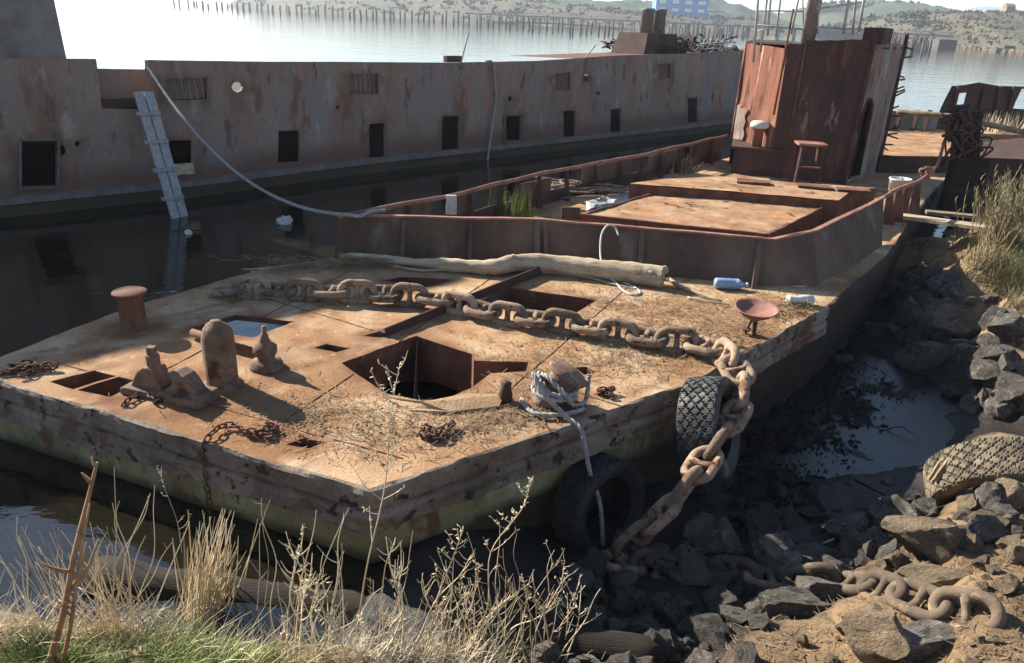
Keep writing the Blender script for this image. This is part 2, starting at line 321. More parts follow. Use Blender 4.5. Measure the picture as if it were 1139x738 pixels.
def hN(x, y):
    p = Vector((x, y, 0)); return .05*noise.noise(p*1.7)+.03*noise.noise(p*4.3)+.016*noise.noise(p*11)+.009*noise.noise(p*24)
GX0, GY0, GS = -13.0, -1.0, .05
_gx = np.arange(GX0, 15, GS); _gy = np.arange(GY0, 22, GS)
GRID = np.stack([hts(_gx, np.full_like(_gx, y)) for y in _gy])
def hz(x, y):
    fx = min(max((x-GX0)/GS, 0), len(_gx)-2.001); fy = min(max((y-GY0)/GS, 0), len(_gy)-2.001); i = int(fx); j = int(fy); a = fx-i; b = fy-j
    return float((GRID[j, i]*(1-a)+GRID[j, i+1]*a)*(1-b)+(GRID[j+1, i]*(1-a)+GRID[j+1, i+1]*a)*b)+hN(x, y)
def T(u, v):                          # where a line of sight meets the ground
    d = ray(u, v); t = 1.2; o = Vector((0, 0, H)); dt = .12
    while t < 60:
        p = o+d*t
        if p.z < hz(p.x, p.y):
            lo, hi = t-dt, t
            for _ in range(7):
                m_ = (lo+hi)/2; p = o+d*m_
                if p.z < hz(p.x, p.y): hi = m_
                else: lo = m_
            return Vector((p.x, p.y, hz(p.x, p.y)))
        t += dt
    return P(u, v, 0)
def terrain():
    xs = np.concatenate([np.arange(-14, -4, .35), np.arange(-4, 7, .055), np.arange(7, 13, .12), np.arange(13, 30, .5)])
    ys = np.concatenate([np.arange(-4, 1.5, .3), np.arange(1.5, 9, .055), np.arange(9, 16, .12), np.arange(16, 30, .5)])
    X, Yy = np.meshgrid(xs, ys); Z = np.zeros_like(X)
    for i in range(X.shape[0]): Z[i] = hts(X[i], Yy[i])
    v = []; nx = len(xs)
    for i in range(len(ys)):
        for j in range(nx): v.append((X[i, j], Yy[i, j], Z[i, j]+hN(X[i, j], Yy[i, j])))
    f = [(i*nx+j, i*nx+j+1, (i+1)*nx+j+1, (i+1)*nx+j) for i in range(len(ys)-1) for j in range(nx-1)]
    mb = MB(); mb.v = v; mb.f = f
    o = structure(mb.build('ground', 'soil', None, True, False)); at = o.data.attributes.new('wet', 'FLOAT', 'POINT')
    ss_ = lambda a, b, x: min(1, max(0, (x-a)/(b-a)))
    wv = []
    for (x, y, z) in v:
        n_ = .08*noise.noise(Vector((x, y, 0))*2.2)
        a = 1-ss_(-.17, -.06, z+n_); b = (1-ss_(.4, .65, z+n_))*ss_(2.5, 2.7, y)*(1-ss_(.9, 1.2, x+n_*2)); wv.append(max(a, b))  # a: wet low mud; b: near bank soil darkened up its slope
    at.data.foreach_set('value', wv)
terrain()
wo = [Vector(p) for p in [(-3000, -60), (3000, -60), (3000, 3000), (-3000, 3000)]]
wh = [Vector(p) for p in [(-.42, 3.2), (.6, 2.4), (2.2, 1.6), (6, 2.5), (8.6, 6), (9, 11), (7.6, 12.2), (6.4, 12.2), (5.9, 11.9), (4.55, 10.2), (3.0, 8.1), (1.1, 6.0), (-.42, 4.75)]]
v_, e_, f_, *_ = delaunay_2d_cdt(wo+wh, [(0, 1), (1, 2), (2, 3), (3, 0)]+[(4+i, 4+(i+1) % len(wh)) for i in range(len(wh))], [], 0, 1e-6)
def in_(x, y, a):
    c_ = False; n = len(a)
    for i in range(n):
        p, q_ = a[i], a[(i+1) % n]
        if (p.y > y) != (q_.y > y) and x < (q_.x-p.x)*(y-p.y)/(q_.y-p.y)+p.x: c_ = not c_
    return c_
wt = MB(); wt.add([(p.x, p.y, 0) for p in v_], [t for t in f_ if not in_(sum(v_[i].x for i in t)/3, sum(v_[i].y for i in t)/3, wh)])
ro_ = structure(wt.build('river', 'water', None, False, False))
for p_ in ro_.data.polygons:
    if p_.normal.z < 0: p_.flip()
wt = MB(); q_ = [P(u, v, -.385) for u, v in [(810, 560), (1040, 560), (1100, 470), (1090, 400), (930, 360), (840, 450)]]
wt.add(q_, [tuple(range(len(q_)))]); ro_ = structure(wt.build('puddle', 'puddle', None, False, False))
for p_ in ro_.data.polygons:
    if p_.normal.z < 0: p_.flip()
# ------------------------------------------------------------------ barge
D = .6
barge = thing('derelict_barge', 'rusty flat decked barge with torn hatch openings and a rusted deckhouse at its far end', 'barge', (1, 8, 0))
front = [Vector((-4.34, 5.52)), Vector((-.85, 4.11))]
right = [Vector((-.85, 4.11)), Vector((1.45, 5.83)), Vector((3.42, 7.97)), Vector((4.97, 10.07)), Vector((7.0, 13.4)), Vector((9.9, 17.8)), Vector((12.2, 21.4))]
left = [Vector((12.2, 21.4)), Vector((10, 23.4)), Vector((4.6, 17.6)), Vector((2.36, 14.6)), Vector((.62, 12.5)), Vector((-1.16, 10.05)), Vector((-2.12, 8.95)), Vector((-2.82, 8.47)), Vector((-3.72, 7.08)), Vector((-4.34, 5.52))]
outline = front[:1]+right+left[1:-1]
def pz(l, z=D): return [P(u, v, z).xy for u, v in l]
HOLES = [pz(h) for h in [
  [(380, 404), (463, 374), (525, 395), (527, 402), (588, 403), (585, 413), (546, 416), (525, 432), (497, 441), (465, 444), (428, 437)],
  [(530, 338), (567, 320), (664, 334), (636, 351), (590, 347)],
  [(426, 312), (446, 308), (504, 311), (476, 319)],
  [(213, 365), (262, 351), (327, 358), (282, 375), (245, 371)],
  [(349, 387), (363, 383), (390, 388), (374, 392)],
  [(55, 424), (104, 411), (130, 418), (81, 432)],
  [(86, 433), (132, 419), (156, 425), (122, 443)],
  [(404, 374), (418, 370), (436, 372), (425, 376)],
  [(318, 494), (338, 487), (362, 491), (344, 497)],
  [(640, 409), (652, 408), (664, 415), (650, 418)]]]
dv, df, rings = sheet(outline, HOLES, .075, None)
hole_c = [sum(h, Vector((0, 0)))/len(h) for h in HOLES]
def deckz(x, y):
    p = Vector((x, y, 0)); z = D+.012*noise.noise(p*1.3)+.007*noise.noise(p*4)+.004*noise.noise(p*9)
    d = (Vector((x, y))-P(340, 500, D).xy).length; z -= .02*math.exp(-(d/.18)**2)
    d = (Vector((x, y))-P(400, 520, D).xy).length; z += .015*math.exp(-(d/.25)**2)
    d = (Vector((x, y))-P(495, 450, D).xy).length; z -= .03*math.exp(-(d/.2)**2)
    return z
mb = MB(); mb.add([(p.x, p.y, deckz(p.x, p.y)) for p in dv], df)
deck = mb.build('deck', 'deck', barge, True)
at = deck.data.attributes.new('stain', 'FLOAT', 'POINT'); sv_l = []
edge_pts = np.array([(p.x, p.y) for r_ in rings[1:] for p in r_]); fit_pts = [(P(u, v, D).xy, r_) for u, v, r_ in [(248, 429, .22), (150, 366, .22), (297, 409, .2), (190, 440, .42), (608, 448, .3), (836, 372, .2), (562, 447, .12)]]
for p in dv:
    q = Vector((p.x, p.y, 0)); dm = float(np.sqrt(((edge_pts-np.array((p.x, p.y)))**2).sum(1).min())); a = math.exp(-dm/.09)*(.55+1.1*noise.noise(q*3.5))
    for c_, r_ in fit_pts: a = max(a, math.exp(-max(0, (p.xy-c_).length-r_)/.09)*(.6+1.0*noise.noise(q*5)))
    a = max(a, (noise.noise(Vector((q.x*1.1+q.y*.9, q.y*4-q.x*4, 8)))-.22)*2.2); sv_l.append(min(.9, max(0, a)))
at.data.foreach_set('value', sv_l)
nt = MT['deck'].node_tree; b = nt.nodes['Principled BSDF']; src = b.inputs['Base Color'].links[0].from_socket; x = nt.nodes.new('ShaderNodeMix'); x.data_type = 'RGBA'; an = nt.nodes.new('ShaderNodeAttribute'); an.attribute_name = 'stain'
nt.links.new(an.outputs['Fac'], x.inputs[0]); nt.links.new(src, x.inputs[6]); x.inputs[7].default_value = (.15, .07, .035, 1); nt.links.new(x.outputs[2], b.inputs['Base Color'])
for f_ in deck.data.polygons:
    if f_.normal.z < 0: f_.flip()
# plate edges of the openings
depth = [.42, .2, .12, .05, .05, .3, .16, .06, .06, .08]
for ring, dp in zip(rings[1:], depth):
    mb = MB(); n = len(ring); vs = []
    for p in ring: vs.append((p.x, p.y, deckz(p.x, p.y)))
    for p in ring: vs.append((p.x, p.y, D-dp+.05*noise.noise(Vector((p.x, p.y, 3))*4)*(dp > .1)))
    mb.add(vs, [(i, (i+1) % n, n+(i+1) % n, n+i) for i in range(n)])
    mb.build('opening_edge', 'rust', barge, False)
# rubbing band and hull plating: profile swept along the edge
def dens(poly, step):
    out = []
    for a, b in zip(poly, poly[1:]):
        k = max(1, int((b-a).length/step)); out += [a.lerp(b, i/k) for i in range(k)]
    return out+[poly[-1]]
def sweep(name, poly, prof, mt, amp, seed, step=.05, parent=barge):
    q = dens(poly, step); n = len(prof); vs = []
    for i, p in enumerate(q):
        t = (q[min(i+2, len(q)-1)]-q[max(i-2, 0)]).normalized(); nn = Vector((t.y, -t.x))
        for k, (d, z) in enumerate(prof):
            a = Vector((p.x*1.0, p.y*1.0, z*5+seed)); dd = d+amp*noise.noise(a*2.2)+amp*.6*noise.noise(a*7)
            zz = z+amp*.9*noise.noise(a*3+Vector((5, 5, 5)))+amp*.5*noise.noise(a*11)
            if k == 0: zz = deckz(p.x, p.y); dd = d
            vs.append((p.x+nn.x*dd, p.y+nn.y*dd, zz))
    mb = MB(); mb.add(vs, [(i*n+k, (i+1)*n+k, (i+1)*n+k+1, i*n+k+1) for i in range(len(q)-1) for k in range(n-1)])
    return mb.build(name, mt, parent, False, False)
bandp = [(0, .6), (.025, .598), (.035, .575), (.04, .47), (.03, .455), (.012, .445), (.04, .43), (.055, .40), (.05, .33), (.055, .29), (.03, .27), (-.02, .265)]
sweep('rubbing_band', dens(front, 1)+right[1:3], bandp, 'band', .022, 1, .035)
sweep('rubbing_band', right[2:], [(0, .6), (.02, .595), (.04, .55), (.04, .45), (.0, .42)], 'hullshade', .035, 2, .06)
hullp = [(-.012, .34), (-.014, .2), (-.02, .1), (-.03, 0), (-.05, -.2), (-.08, -.8)]
sweep('hull_plating', front+right[1:2], hullp, 'hull', .012, 3)
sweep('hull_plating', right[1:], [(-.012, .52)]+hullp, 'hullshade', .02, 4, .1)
sweep('hull_plating', left[:7], [(0, .6), (.02, .5), (.0, .2), (-.05, -.7)], 'rustdark', .01, 5, .1)
sweep('deck_edge', left[6:], [(0, .6), (.02, .58), (.02, .5), (-.02, .47)], 'band', .015, 6)
# lashed inner plates visible in the big opening
mb = MB(); a, b = P(463, 374, D), P(463, 440, D)
mb.plate([Vector((a.x+.01, a.y-.05, D-.03)), Vector((a.x+.06, a.y-.75, D-.45)), Vector((a.x+.06, a.y-.75, -.1)), Vector((a.x+.01, a.y-.05, -.1))], (.012, 0, 0)); mb.build('frame_web', 'rust', barge)
mb = MB(); pa = [P(425, 441, D+.02), P(470, 447, D+.05), P(520, 437, D+.06), P(560, 440, D+.05), P(555, 452, D+.012), P(500, 458, D+.012), P(455, 456, D+.01)]
mb.plate(pa, (0, 0, -.012)); bm_ = mb.wobble(.008, 5); mb.build('bent_deck_flap', 'deck', barge)
for (a_, b_) in [((60, 402), (452, 512)), ((250, 318), (700, 455)), ((392, 300), (130, 440)), ((560, 300), (300, 480)), ((700, 318), (500, 492))]:
    A_, B_ = P(*a_, D).xy, P(*b_, D).xy; run = []
    for i in range(121):
        p = A_.lerp(B_, i/120); inside = any(in_(p.x, p.y, h) or min((p-q).length for q in h) < .05 for h in HOLES)
        if inside or i == 120:
            if len(run) > 6: mb = MB(); mb.tube(run, .006, 5); mb.wobble(.003, 20).build('weld_seam', 'rust', barge, True)
            run = []
        else: run.append((p.x, p.y, deckz(p.x, p.y)+.001))
# ---- bollards and fittings (welded to the barge)
def lat(name, c, prof, mt='rust', parent=barge, M3=None, n=28, wob=.007):
    mb = MB(); mb.lathe(c, prof, n, M3); mb.wobble(wob, 9, len(name)); return mb.build(name, mt, parent, True)
def smoothflat(o, ang=40):
    for e in o.data.edges: pass
    return o
MT['fit'] = mat('fitting_rust_dust', [(.09, .05, .032), (.19, .115, .075), (.29, .19, .13)], 4, .92, 1, 30, spots=[((.08, .038, .022), 4, .55, .64), ((.34, .24, .165), 7, .6, .68)], dist=.014)
c = P(248, 429, D-.01)
lat('domed_bollard', c, [(.16, 0), (.155, .02), (.128, .035), (.124, .05), (.124, .40), (.12, .44), (.105, .485), (.075, .52), (.045, .535), (.04, .55), (.02, .556), (.001, .558)], 'fit')
c = P(150, 366, D-.01)
lat('flat_topped_bollard', c, [(.14, 0), (.135, .015), (.112, .02), (.11, .33), (.112, .335), (.145, .34), (.148, .36), (.142, .368), (.001, .37)], 'rust')
c = P(297, 409, D-.005)
lat('vent_fitting', c, [(.14, 0), (.14, .03), (.13, .035), (.125, .06), (.08, .065), (.065, .09), (.085, .12), (.098, .15), (.096, .19), (.075, .215), (.05, .23), (.045, .24), (.035, .27), (.03, .30), (.022, .305), (.02, .37), (.001, .372)], 'fit')
# roller fairlead: base with two curved horns and a square-headed pin
c = P(190, 440, D); ux = (P(235, 452, D)-P(150, 434, D)).normalized(); uy = Vector((-ux.y, ux.x, 0))
mbf = MB()
def fl(pr, hw, y0=0):
    return [[c+ux*x+uy*(y0+s*hw)+Vector((0, 0, z)) for x, z in pr] for s in (-1, 1)]
def extr(pr, hw, y0=0):
    A, B = fl(pr, hw, y0); n = len(pr)
    mbf.add(A+B, [tuple(range(n)), tuple(range(2*n-1, n-1, -1))]+[(i, n+i, n+(i+1) % n, (i+1) % n) for i in range(n)])
extr([(-.36, 0), (.36, 0), (.36, .05), (.33, .065), (-.33, .065), (-.36, .05)], .13)
extr([(-.30, .06), (-.02, .06), (-.02, .10), (-.06, .16), (-.07, .22), (-.12, .235), (-.17, .225), (-.22, .19), (-.26, .13)], .075)
extr([(.02, .06), (.30, .06), (.28, .10), (.24, .16), (.19, .215), (.12, .24), (.07, .235), (.05, .21), (.085, .20), (.10, .165), (.07, .12), (.02, .095)], .075)
mbf.box(c+ux*.32+Vector((0, 0, .07)), .1, .2, .05, Matrix.Rotation(math.atan2(ux.y, ux.x), 3, 'Z'))
fo = mbf.wobble(.006, 8).build('roller_fairlead', 'fit', barge)
bv = fo.modifiers.new('bevel', 'BEVEL'); bv.width = .012; bv.segments = 2
mb = MB(); mb.lathe(c-ux*.12+Vector((0, 0, .22)), [(.05, 0), (.05, .10), (.038, .105), (.036, .13)], 14); mb.box(c-ux*.12+Vector((0, 0, .36)), .055, .055, .05); mb.build('pin', 'fit', fo, False)
# leaning bollard with a flange cap
bc = P(608, 448, D); ax = Vector((.34, -.12, .93)).normalized()
ax = Vector((.50, .02, .86)).normalized(); q = Vector((0, 0, 1)).rotation_difference(ax).to_matrix()
lat('leaning_bollard', bc-ax*.03, [(.125, 0), (.118, .05), (.115, .27), (.12, .30), (.165, .31), (.17, .33), (.165, .345), (.001, .348)], 'fit', M3=q)
# footing lump
mb = MB(); cc = P(562, 447, D); mb.lathe(cc, [(.05, 0), (.055, .06), (.04, .12), (.045, .17), (.001, .18)], 10); mb.wobble(.012, 14).build('bolt_stub', 'rustdark', barge, True)
# bowl shaped vent on a bracket
c = P(836, 372, D)
mbv = MB(); top = .24
MT['bowl'] = mat('pinkish_bowl_rust', [(.14, .06, .045), (.26, .12, .085), (.36, .19, .14)], 5, .85, .4, 45, dist=.005)
tilt = Matrix.Rotation(.12, 3, 'X')
mbv.lathe(c+Vector((0, 0, .15)), [(.035, 0), (.07, .03), (.14, .07), (.19, .12), (.215, .135), (.21, .145), (.18, .125), (.13, .09), (.001, .075)], 28, tilt)
vb = mbv.wobble(.005, 7).build('vent_bowl', 'bowl', barge, True)
mb = MB(); mb.bar(c+Vector((.02, 0, 0)), c+Vector((.01, 0, .17)), .05, .03); mb.bar(c+Vector((-.06, 0, 0)), c+Vector((-.02, .0, .16)), .03, .02)
mb.lathe(c+Vector((-.06, -.01, .04)), [(.04, 0), (.045, .02), (.001, .03)], 10); mb.wobble(.01, 12).build('bracket', 'rustdark', vb)
# ---- bulwark
bw = [P(375, 240, 1.1), P(385, 240, 1.1), P(600, 244, 1.1), P(860, 266, 1.1), P(905, 257, 1.1), P(982, 220, 1.1)]
bwb = [P(372, 288, D), P(382, 288, D), P(600, 293, D), P(848, 319, D), P(912, 318, D), P(982, 274, D)]
bul = MB()
def wallstrip(mb, tops, bots, step, th, amp=.01):
    T_ = []; B_ = []
    for i in range(len(tops)-1):
        k = max(1, int((tops[i+1]-tops[i]).length/step))
        for j in range(k): T_.append(tops[i].lerp(tops[i+1], j/k)); B_.append(bots[i].lerp(bots[i+1], j/k))
    T_.append(tops[-1]); B_.append(bots[-1]); nv = 5; vs = []; n = len(T_)
    for s in (0, 1):
        for i in range(n):
            t = (T_[min(i+1, n-1)]-T_[max(i-1, 0)]); nn = Vector((t.y, -t.x, 0)).normalized()
            for j in range(nv):
                p = B_[i].lerp(T_[i], j/(nv-1)); p = p+nn*(amp*noise.noise(p*2.1)+amp*.5*noise.noise(p*6))
                if j == nv-1: p.z += amp*.8*noise.noise(p*4)
                vs.append(p-nn*th*s)
    fs = []
    for s in (0, 1):
        o = s*n*nv
        fs += [(o+i*nv+j, o+(i+1)*nv+j, o+(i+1)*nv+j+1, o+i*nv+j+1) for i in range(n-1) for j in range(nv-1)]
    o = n*nv
    fs += [(i*nv+nv-1, (i+1)*nv+nv-1, o+(i+1)*nv+nv-1, o+i*nv+nv-1) for i in range(n-1)]
    for i in (0, n-1): fs += [(i*nv+j, i*nv+j+1, o+i*nv+j+1, o+i*nv+j) for j in range(nv-1)]
    mb.add(vs, fs)
wallstrip(bul, bw, bwb, .12, .014, .032)
bulo = bul.build('bulwark', 'bulwark', barge)
mb = MB()
for a, b in zip(bw[:-1], bw[1:]):
    k = max(1, int((b-a).length/.4))
    for j in range(k):
        p, q_ = a.lerp(b, j/k), a.lerp(b, (j+1)/k); o_ = Vector((0, 0, .012*noise.noise(p*3)))
        mb.bar(p+o_, q_+Vector((0, 0, .012*noise.noise(q_*3))), .06, .022)
mb.wobble(.006, 6).build('cap_rail', 'bowl', bulo)
for (ut, ub, wd) in [(449, 443, .05), (523, 517, .05), (597, 595, .07), (607, 606, .05), (717, 714, .06), (846, 838, .06)]:
    t = (ut-385)/(600-385) if ut < 600 else 1+(ut-600)/(860-600); i = int(min(t, 1.99)); tp = bw[1+i].lerp(bw[2+i], t-i); bt = bwb[1+i].lerp(bwb[2+i], t-i)
    d = Vector((.05, -1, 0)); mb = MB()
    mb.plate([tp+d*.03+Vector((-wd/2, 0, -.02)), tp+d*.03+Vector((wd/2, 0, -.02)), bt+d*.16+Vector((wd/2, 0, .01)), bt+d*.16+Vector((-wd/2, 0, .01))], (0, .03, 0)); mb.plate([tp+d*.0+Vector((0, 0, -.02)), tp+d*.03+Vector((0, 0, -.02)), bt+d*.15, bt+d*.0], (.012, 0, 0))
    mb.build('stiffener', 'bulwark', bulo)
# stays and rail aft of the bulwark on the right
rail = [bw[-1], P(1000, 210, 1.15), P(1025, 200, 1.15), P(1042, 184, 1.2), P(1050, 160, 1.4), P(1057, 138, 1.7)]
mb = MB(); mb.tube(curve(rail, 5), .03, 8); mb.wobble(.012, 6).build('side_rail', 'bowl', barge, True)
for (u0, v0, u1, v1) in [(990, 213, 986, 250), (1001, 208, 996, 247), (1012, 205, 1000, 243), (1022, 200, 1014, 240)]:
    a = P(u0, v0, 1.13); b_ = P(u1, v1, D); mb = MB(); mb.plate([a+Vector((-.04, 0, 0)), a+Vector((.04, 0, 0)), b_+Vector((.12, 0, 0)), b_+Vector((-.08, 0, 0))], (.02, .03, 0)); mb.build('stay', 'rust', barge)
mb = MB(); k_ = P(1030, 192, 1.22)
for i in range(5): mb.tube(curve([k_+Vector((R.uniform(-.12, .12), R.uniform(-.1, .1), R.uniform(-.1, .12))) for _ in range(4)], 4), .022, 6)
tag(mb.build('rope_knot', 'bowl', None, True), 'brown rope knot tied round the sloping side rail near the dark post', 'rope')
# left bulwark with gaps, rail and stanchions
lbT = [P(387, 240, 1.1), P(480, 222, 1.1), P(620, 190, 1.1), P(720, 172, 1.1), P(745, 165, 1.1), Vector((4.6, 17.6, 1.1))]
lpath = resample(dens(lbT, .05), .05); nl = len(lpath)
def lseg(t0, t1, z0, z1, th=.015):
    mb = MB(); q_ = lpath[int(t0*(nl-1)):int(t1*(nl-1))+1]
    wallstrip(mb, [Vector((p.x, p.y, z1)) for p in q_[::3]], [Vector((p.x, p.y, z0)) for p in q_[::3]], .2, th, .015); return mb
lb = lseg(0, .995, D-.02, .80); lbo = lb.build('side_bulwark', 'rustdark', barge)
for (t0, t1, z1) in [(0, .13, 1.08), (.17, .21, 1.09), (.31, .40, 1.02), (.47, .62, 1.07), (.66, .80, 1.05), (.84, .99, 1.08)]:
    lseg(t0, t1, .8, z1).build('plate', 'bulwark', lbo)
mb = MB(); mb.tube([p+Vector((0, 0, .02*noise.noise(p*1.5))) for p in lpath[::4]], .032, 8); mb.wobble(.008, 6).build('top_rail', 'bowl', lbo, True)
for t in (.02, .09, .16, .2, .27, .31, .36, .43, .5, .57, .64, .71, .79, .86, .93):
    p = lpath[int(t*(nl-1))]; l_ = R.uniform(-.05, .07); mb = MB()
    mb.plate([p+Vector((-.025, -.01, -.02)), p+Vector((.025, -.01, -.02)), p+Vector((.03+l_, -.17, -.5)), p+Vector((-.05+l_, -.15, -.5))], (.02, .03, 0)); mb.build('stanchion', 'rustdark', lbo)
# ---- hatch
FL, FR, BR, BL = P(640, 240, .95), P(850, 263, .95), P(944, 217, .95), P(733, 212, .95)
hp = [FL, FR, BR, BL]
mb = MB()
wallstrip(mb, hp+[FL], [Vector((p.x, p.y, D-.02)) for p in hp+[FL]], .25, .02, .012)
mb.wobble(.006, 4); hc = mb.build('hatch_coaming', 'rust', barge)
hv, hf, _ = sheet([p.xy for p in hp], [], .11, None)
mb = MB(); mb.add([(p.x, p.y, .925+.014*noise.noise(Vector((p.x, p.y, 0))*2)+.008*noise.noise(Vector((p.x, p.y, 0))*8)) for p in hv], hf); ho = mb.build('hatch_cover', 'hatchtop', hc, True)
for f_ in ho.data.polygons:
    if f_.normal.z < 0: f_.flip()
for (a, b, z) in [(FL, FR, .99), (FR, FR.lerp(BR, .22), .985)]:
    mb = MB(); wallstrip(mb, [Vector((p.x, p.y, z)) for p in (a, a.lerp(b, .3), a.lerp(b, .7), b)], [Vector((p.x, p.y, .9)) for p in (a, a.lerp(b, .3), a.lerp(b, .7), b)], .2, -.05, .015); mb.build('hatch_lip', 'rust', hc)
mb = MB(); a = P(636, 247, .95); mb.box(a+Vector((-.02, .05, .06)), .24, .03, .24, Matrix.Rotation(.05, 3, 'Z')); mb.build('corner_plate', 'bulwark', hc)
# raised platform between hatch and deckhouse
pp = [P(700, 205, 1.05), P(792, 212, 1.05), P(932, 224, 1.05), P(948, 213, 1.05), P(975, 210, 1.05), P(870, 203, 1.05), P(800, 197, 1.05), P(740, 200, 1.05)]
mb = MB(); mb.prism([p.xy for p in pp], D-.02, 1.05); mb.wobble(.01, 3).build('raised_platform', 'rust', barge)
pv, pf, _ = sheet([p.xy for p in pp], [], .15, None)
mb = MB(); mb.add([(p.x, p.y, 1.062+.01*noise.noise(Vector((p.x, p.y, 0))*3)) for p in pv], pf); po = mb.build('platform_plate', 'hatchtop', barge, True)
for f_ in po.data.polygons:
    if f_.normal.z < 0: f_.flip()
for (u, v, w, h_) in [(838, 203, .5, .14), (905, 208, .5, .12), (948, 212, .5, .14)]:
    p = P(u, v, 1.08); mb = MB(); mb.box(p+Vector((0, 0, .01)), w, .25, .03, Matrix.Rotation(-.2, 3, 'Z')); mb.wobble(.015, 5).build('loose_plate', 'rust', po)
# ---- deckhouse
p2 = Vector((6.3, 15.12)); fd = Vector((-.95, .31)); q1 = p2+fd*1.12; q0 = p2+fd*2.12; a0 = Vector((4.62, 17.4))
ad = Vector((.64, .768)); p3 = p2+ad*2.1; b3 = a0+ad*1.0
hz1 = 3.22
dh = MB()
def vplate(mb, a, b, z0, z1, th=.03, z1b=None):
    d = (b-a).normalized(); n = Vector((-d.y, d.x, 0)); z1b = z1 if z1b is None else z1b
    mb.plate([Vector((a.x, a.y, z0)), Vector((b.x, b.y, z0)), Vector((b.x, b.y, z1b)), Vector((a.x, a.y, z1))], n*th); return mb
def panel(name, mt, a, b, z0, z1, parent, th=.03, z1b=None, amp=.035):
    mb = MB(); A_ = [Vector((*a.lerp(b, i/10), lerp(z1, z1 if z1b is None else z1b, i/10))) for i in range(11)]; B_ = [Vector((*a.lerp(b, i/10), z0)) for i in range(11)]
    wallstrip(mb, A_, B_, 1, th, amp); return mb.build(name, mt, parent)
dho = panel('deckhouse', 'house', q1, p2, D-.02, 3.16, barge, .03, 3.24)
q2 = q1+Vector((.12, .45))
panel('base_wall', 'house', q0, q1-fd*-.0, D-.02, 1.12, dho)
alc = Vector((q0.x+.02, q0.y+.04)); alc2 = q1+Vector((-.30, .12)); alb = Vector((q0.x-.02, q0.y+.75))
panel('alcove_panel', 'orange', Vector((4.5, 16.75)), alc2+Vector((.02, -.02)), 1.12, 3.05, dho, .03, 3.0)
panel('alcove_return', 'house', alc2+Vector((.02, -.02)), q1, 1.12, 3.1, dho)
mb = MB(); mb.prism([q0+Vector((-.08, -.06)), q1+Vector((0, -.06)), q1+Vector((0, .2)), Vector((4.5, 16.8))], 1.10, 1.15); mb.wobble(.012, 6).build('ledge', 'rustdark', dho)
pa_, pb_ = Vector((4.5, 16.75)), alc2+Vector((.02, -.02)); pd_ = (pb_-pa_).normalized(); pn_ = Vector((pd_.y, -pd_.x))
rag = [(.03, 1.17), (.2, 1.17), (.36, 1.18), (.40, 1.3), (.34, 1.42), (.38, 1.55), (.33, 1.66), (.40, 1.78), (.30, 1.84), (.18, 1.80), (.10, 1.88), (.03, 1.84)]
pv2, pf2, _ = sheet([(x, z) for x, z in rag], [], .06, None)
mb = MB(); mb.add([(pa_.x+pd_.x*p.x+pn_.x*(.045+.008*noise.noise(Vector((p.x*5, p.y*5, 0)))), pa_.y+pd_.y*p.x+pn_.y*(.045+.008*noise.noise(Vector((p.x*5, p.y*5, 0)))), p.y) for p in pv2], pf2); mb.build('paint_patch', 'white', dho, False, False)
mb = MB(); vc = Vector((*(q0.lerp(q1, .42)+Vector((.03, .12))), 1.15)); mb.lathe(vc, [(.10, 0), (.10, .3), (.13, .32), (.14, .36)], 14); vt = mb.build('cowl', 'orange', dho, True)
mb = MB(); mb.lathe(vc+Vector((0, 0, .36)), [(.14, 0), (.18, .02), (.185, .08), (.15, .13), (.001, .15)], 16); mb.build('cap', 'plasticwhite', dho, True)
for (t, z0, z1) in [(-.01, 1.12, 3.05)]:
    mb = MB(); p = Vector((4.47, 16.78)); mb.tube([(p.x, p.y, z0), (p.x+.02, p.y, z1)], .03, 8); mb.build('corner_pipe', 'orange', dho, True)
mb = MB(); p = q1; mb.tube([(p.x-.01, p.y-.03, 1.05), (p.x, p.y-.03, 3.1)], .022, 8); mb.build('seam_pipe', 'rust', dho, True)
mb = MB(); p = alc2.lerp(q0, .06); mb.tube([(p.x-.02, p.y-.08, 1.8), (p.x+.02, p.y-.08, 3.7)], .02, 8); mb.build('ladder_rail', 'rust', dho, True)
# starboard wall with an arched doorway, laid out along the wall
wl = (p3-p2).length
arch = [(.30, .42)]+[(.30, 1.62)]+[(.58-.28*math.cos(a), 1.62+.30*math.sin(a)) for a in (PI*.2, PI*.35, PI*.5, PI*.65, PI*.8)]+[(.86, 1.62), (.86, .42)]
sv, sf, srg = sheet([(0, .58-.6), (wl, .58-.6), (wl, 2.55), (0, 2.6)], [[(x, y-.35) for x, y in arch]], .12, None)
mb = MB()
sn = Vector((ad.y, -ad.x))
for off in (0, -.03):
    mb.add([(p2.x+ad.x*v.x+sn.x*(off+.025*noise.noise(Vector((v.x, v.y, 1))*3)), p2.y+ad.y*v.x+sn.y*(off+.025*noise.noise(Vector((v.x, v.y, 1))*3)), D+v.y) for v in sv], sf)
mb.build('side_wall', 'white', dho, False, False)
mb = MB(); mb.tube([Vector((p2.x+ad.x*x+sn.x*.01, p2.y+ad.y*x+sn.y*.01, D+y-.35)) for x, y in arch], .03, 6); mb.build('door_frame', 'rustdark', dho, True)
panel('port_wall', 'house', b3, Vector((4.49, 16.8)), D, 3.1, dho); panel('back_wall', 'house', p3, b3, D, 3.1, dho)
mb = MB(); mb.prism([Vector((4.5, 16.75)), q1, p2, p3, b3], 3.06, 3.10); mb.wobble(.01, 4).build('roof', 'rustdark', dho)
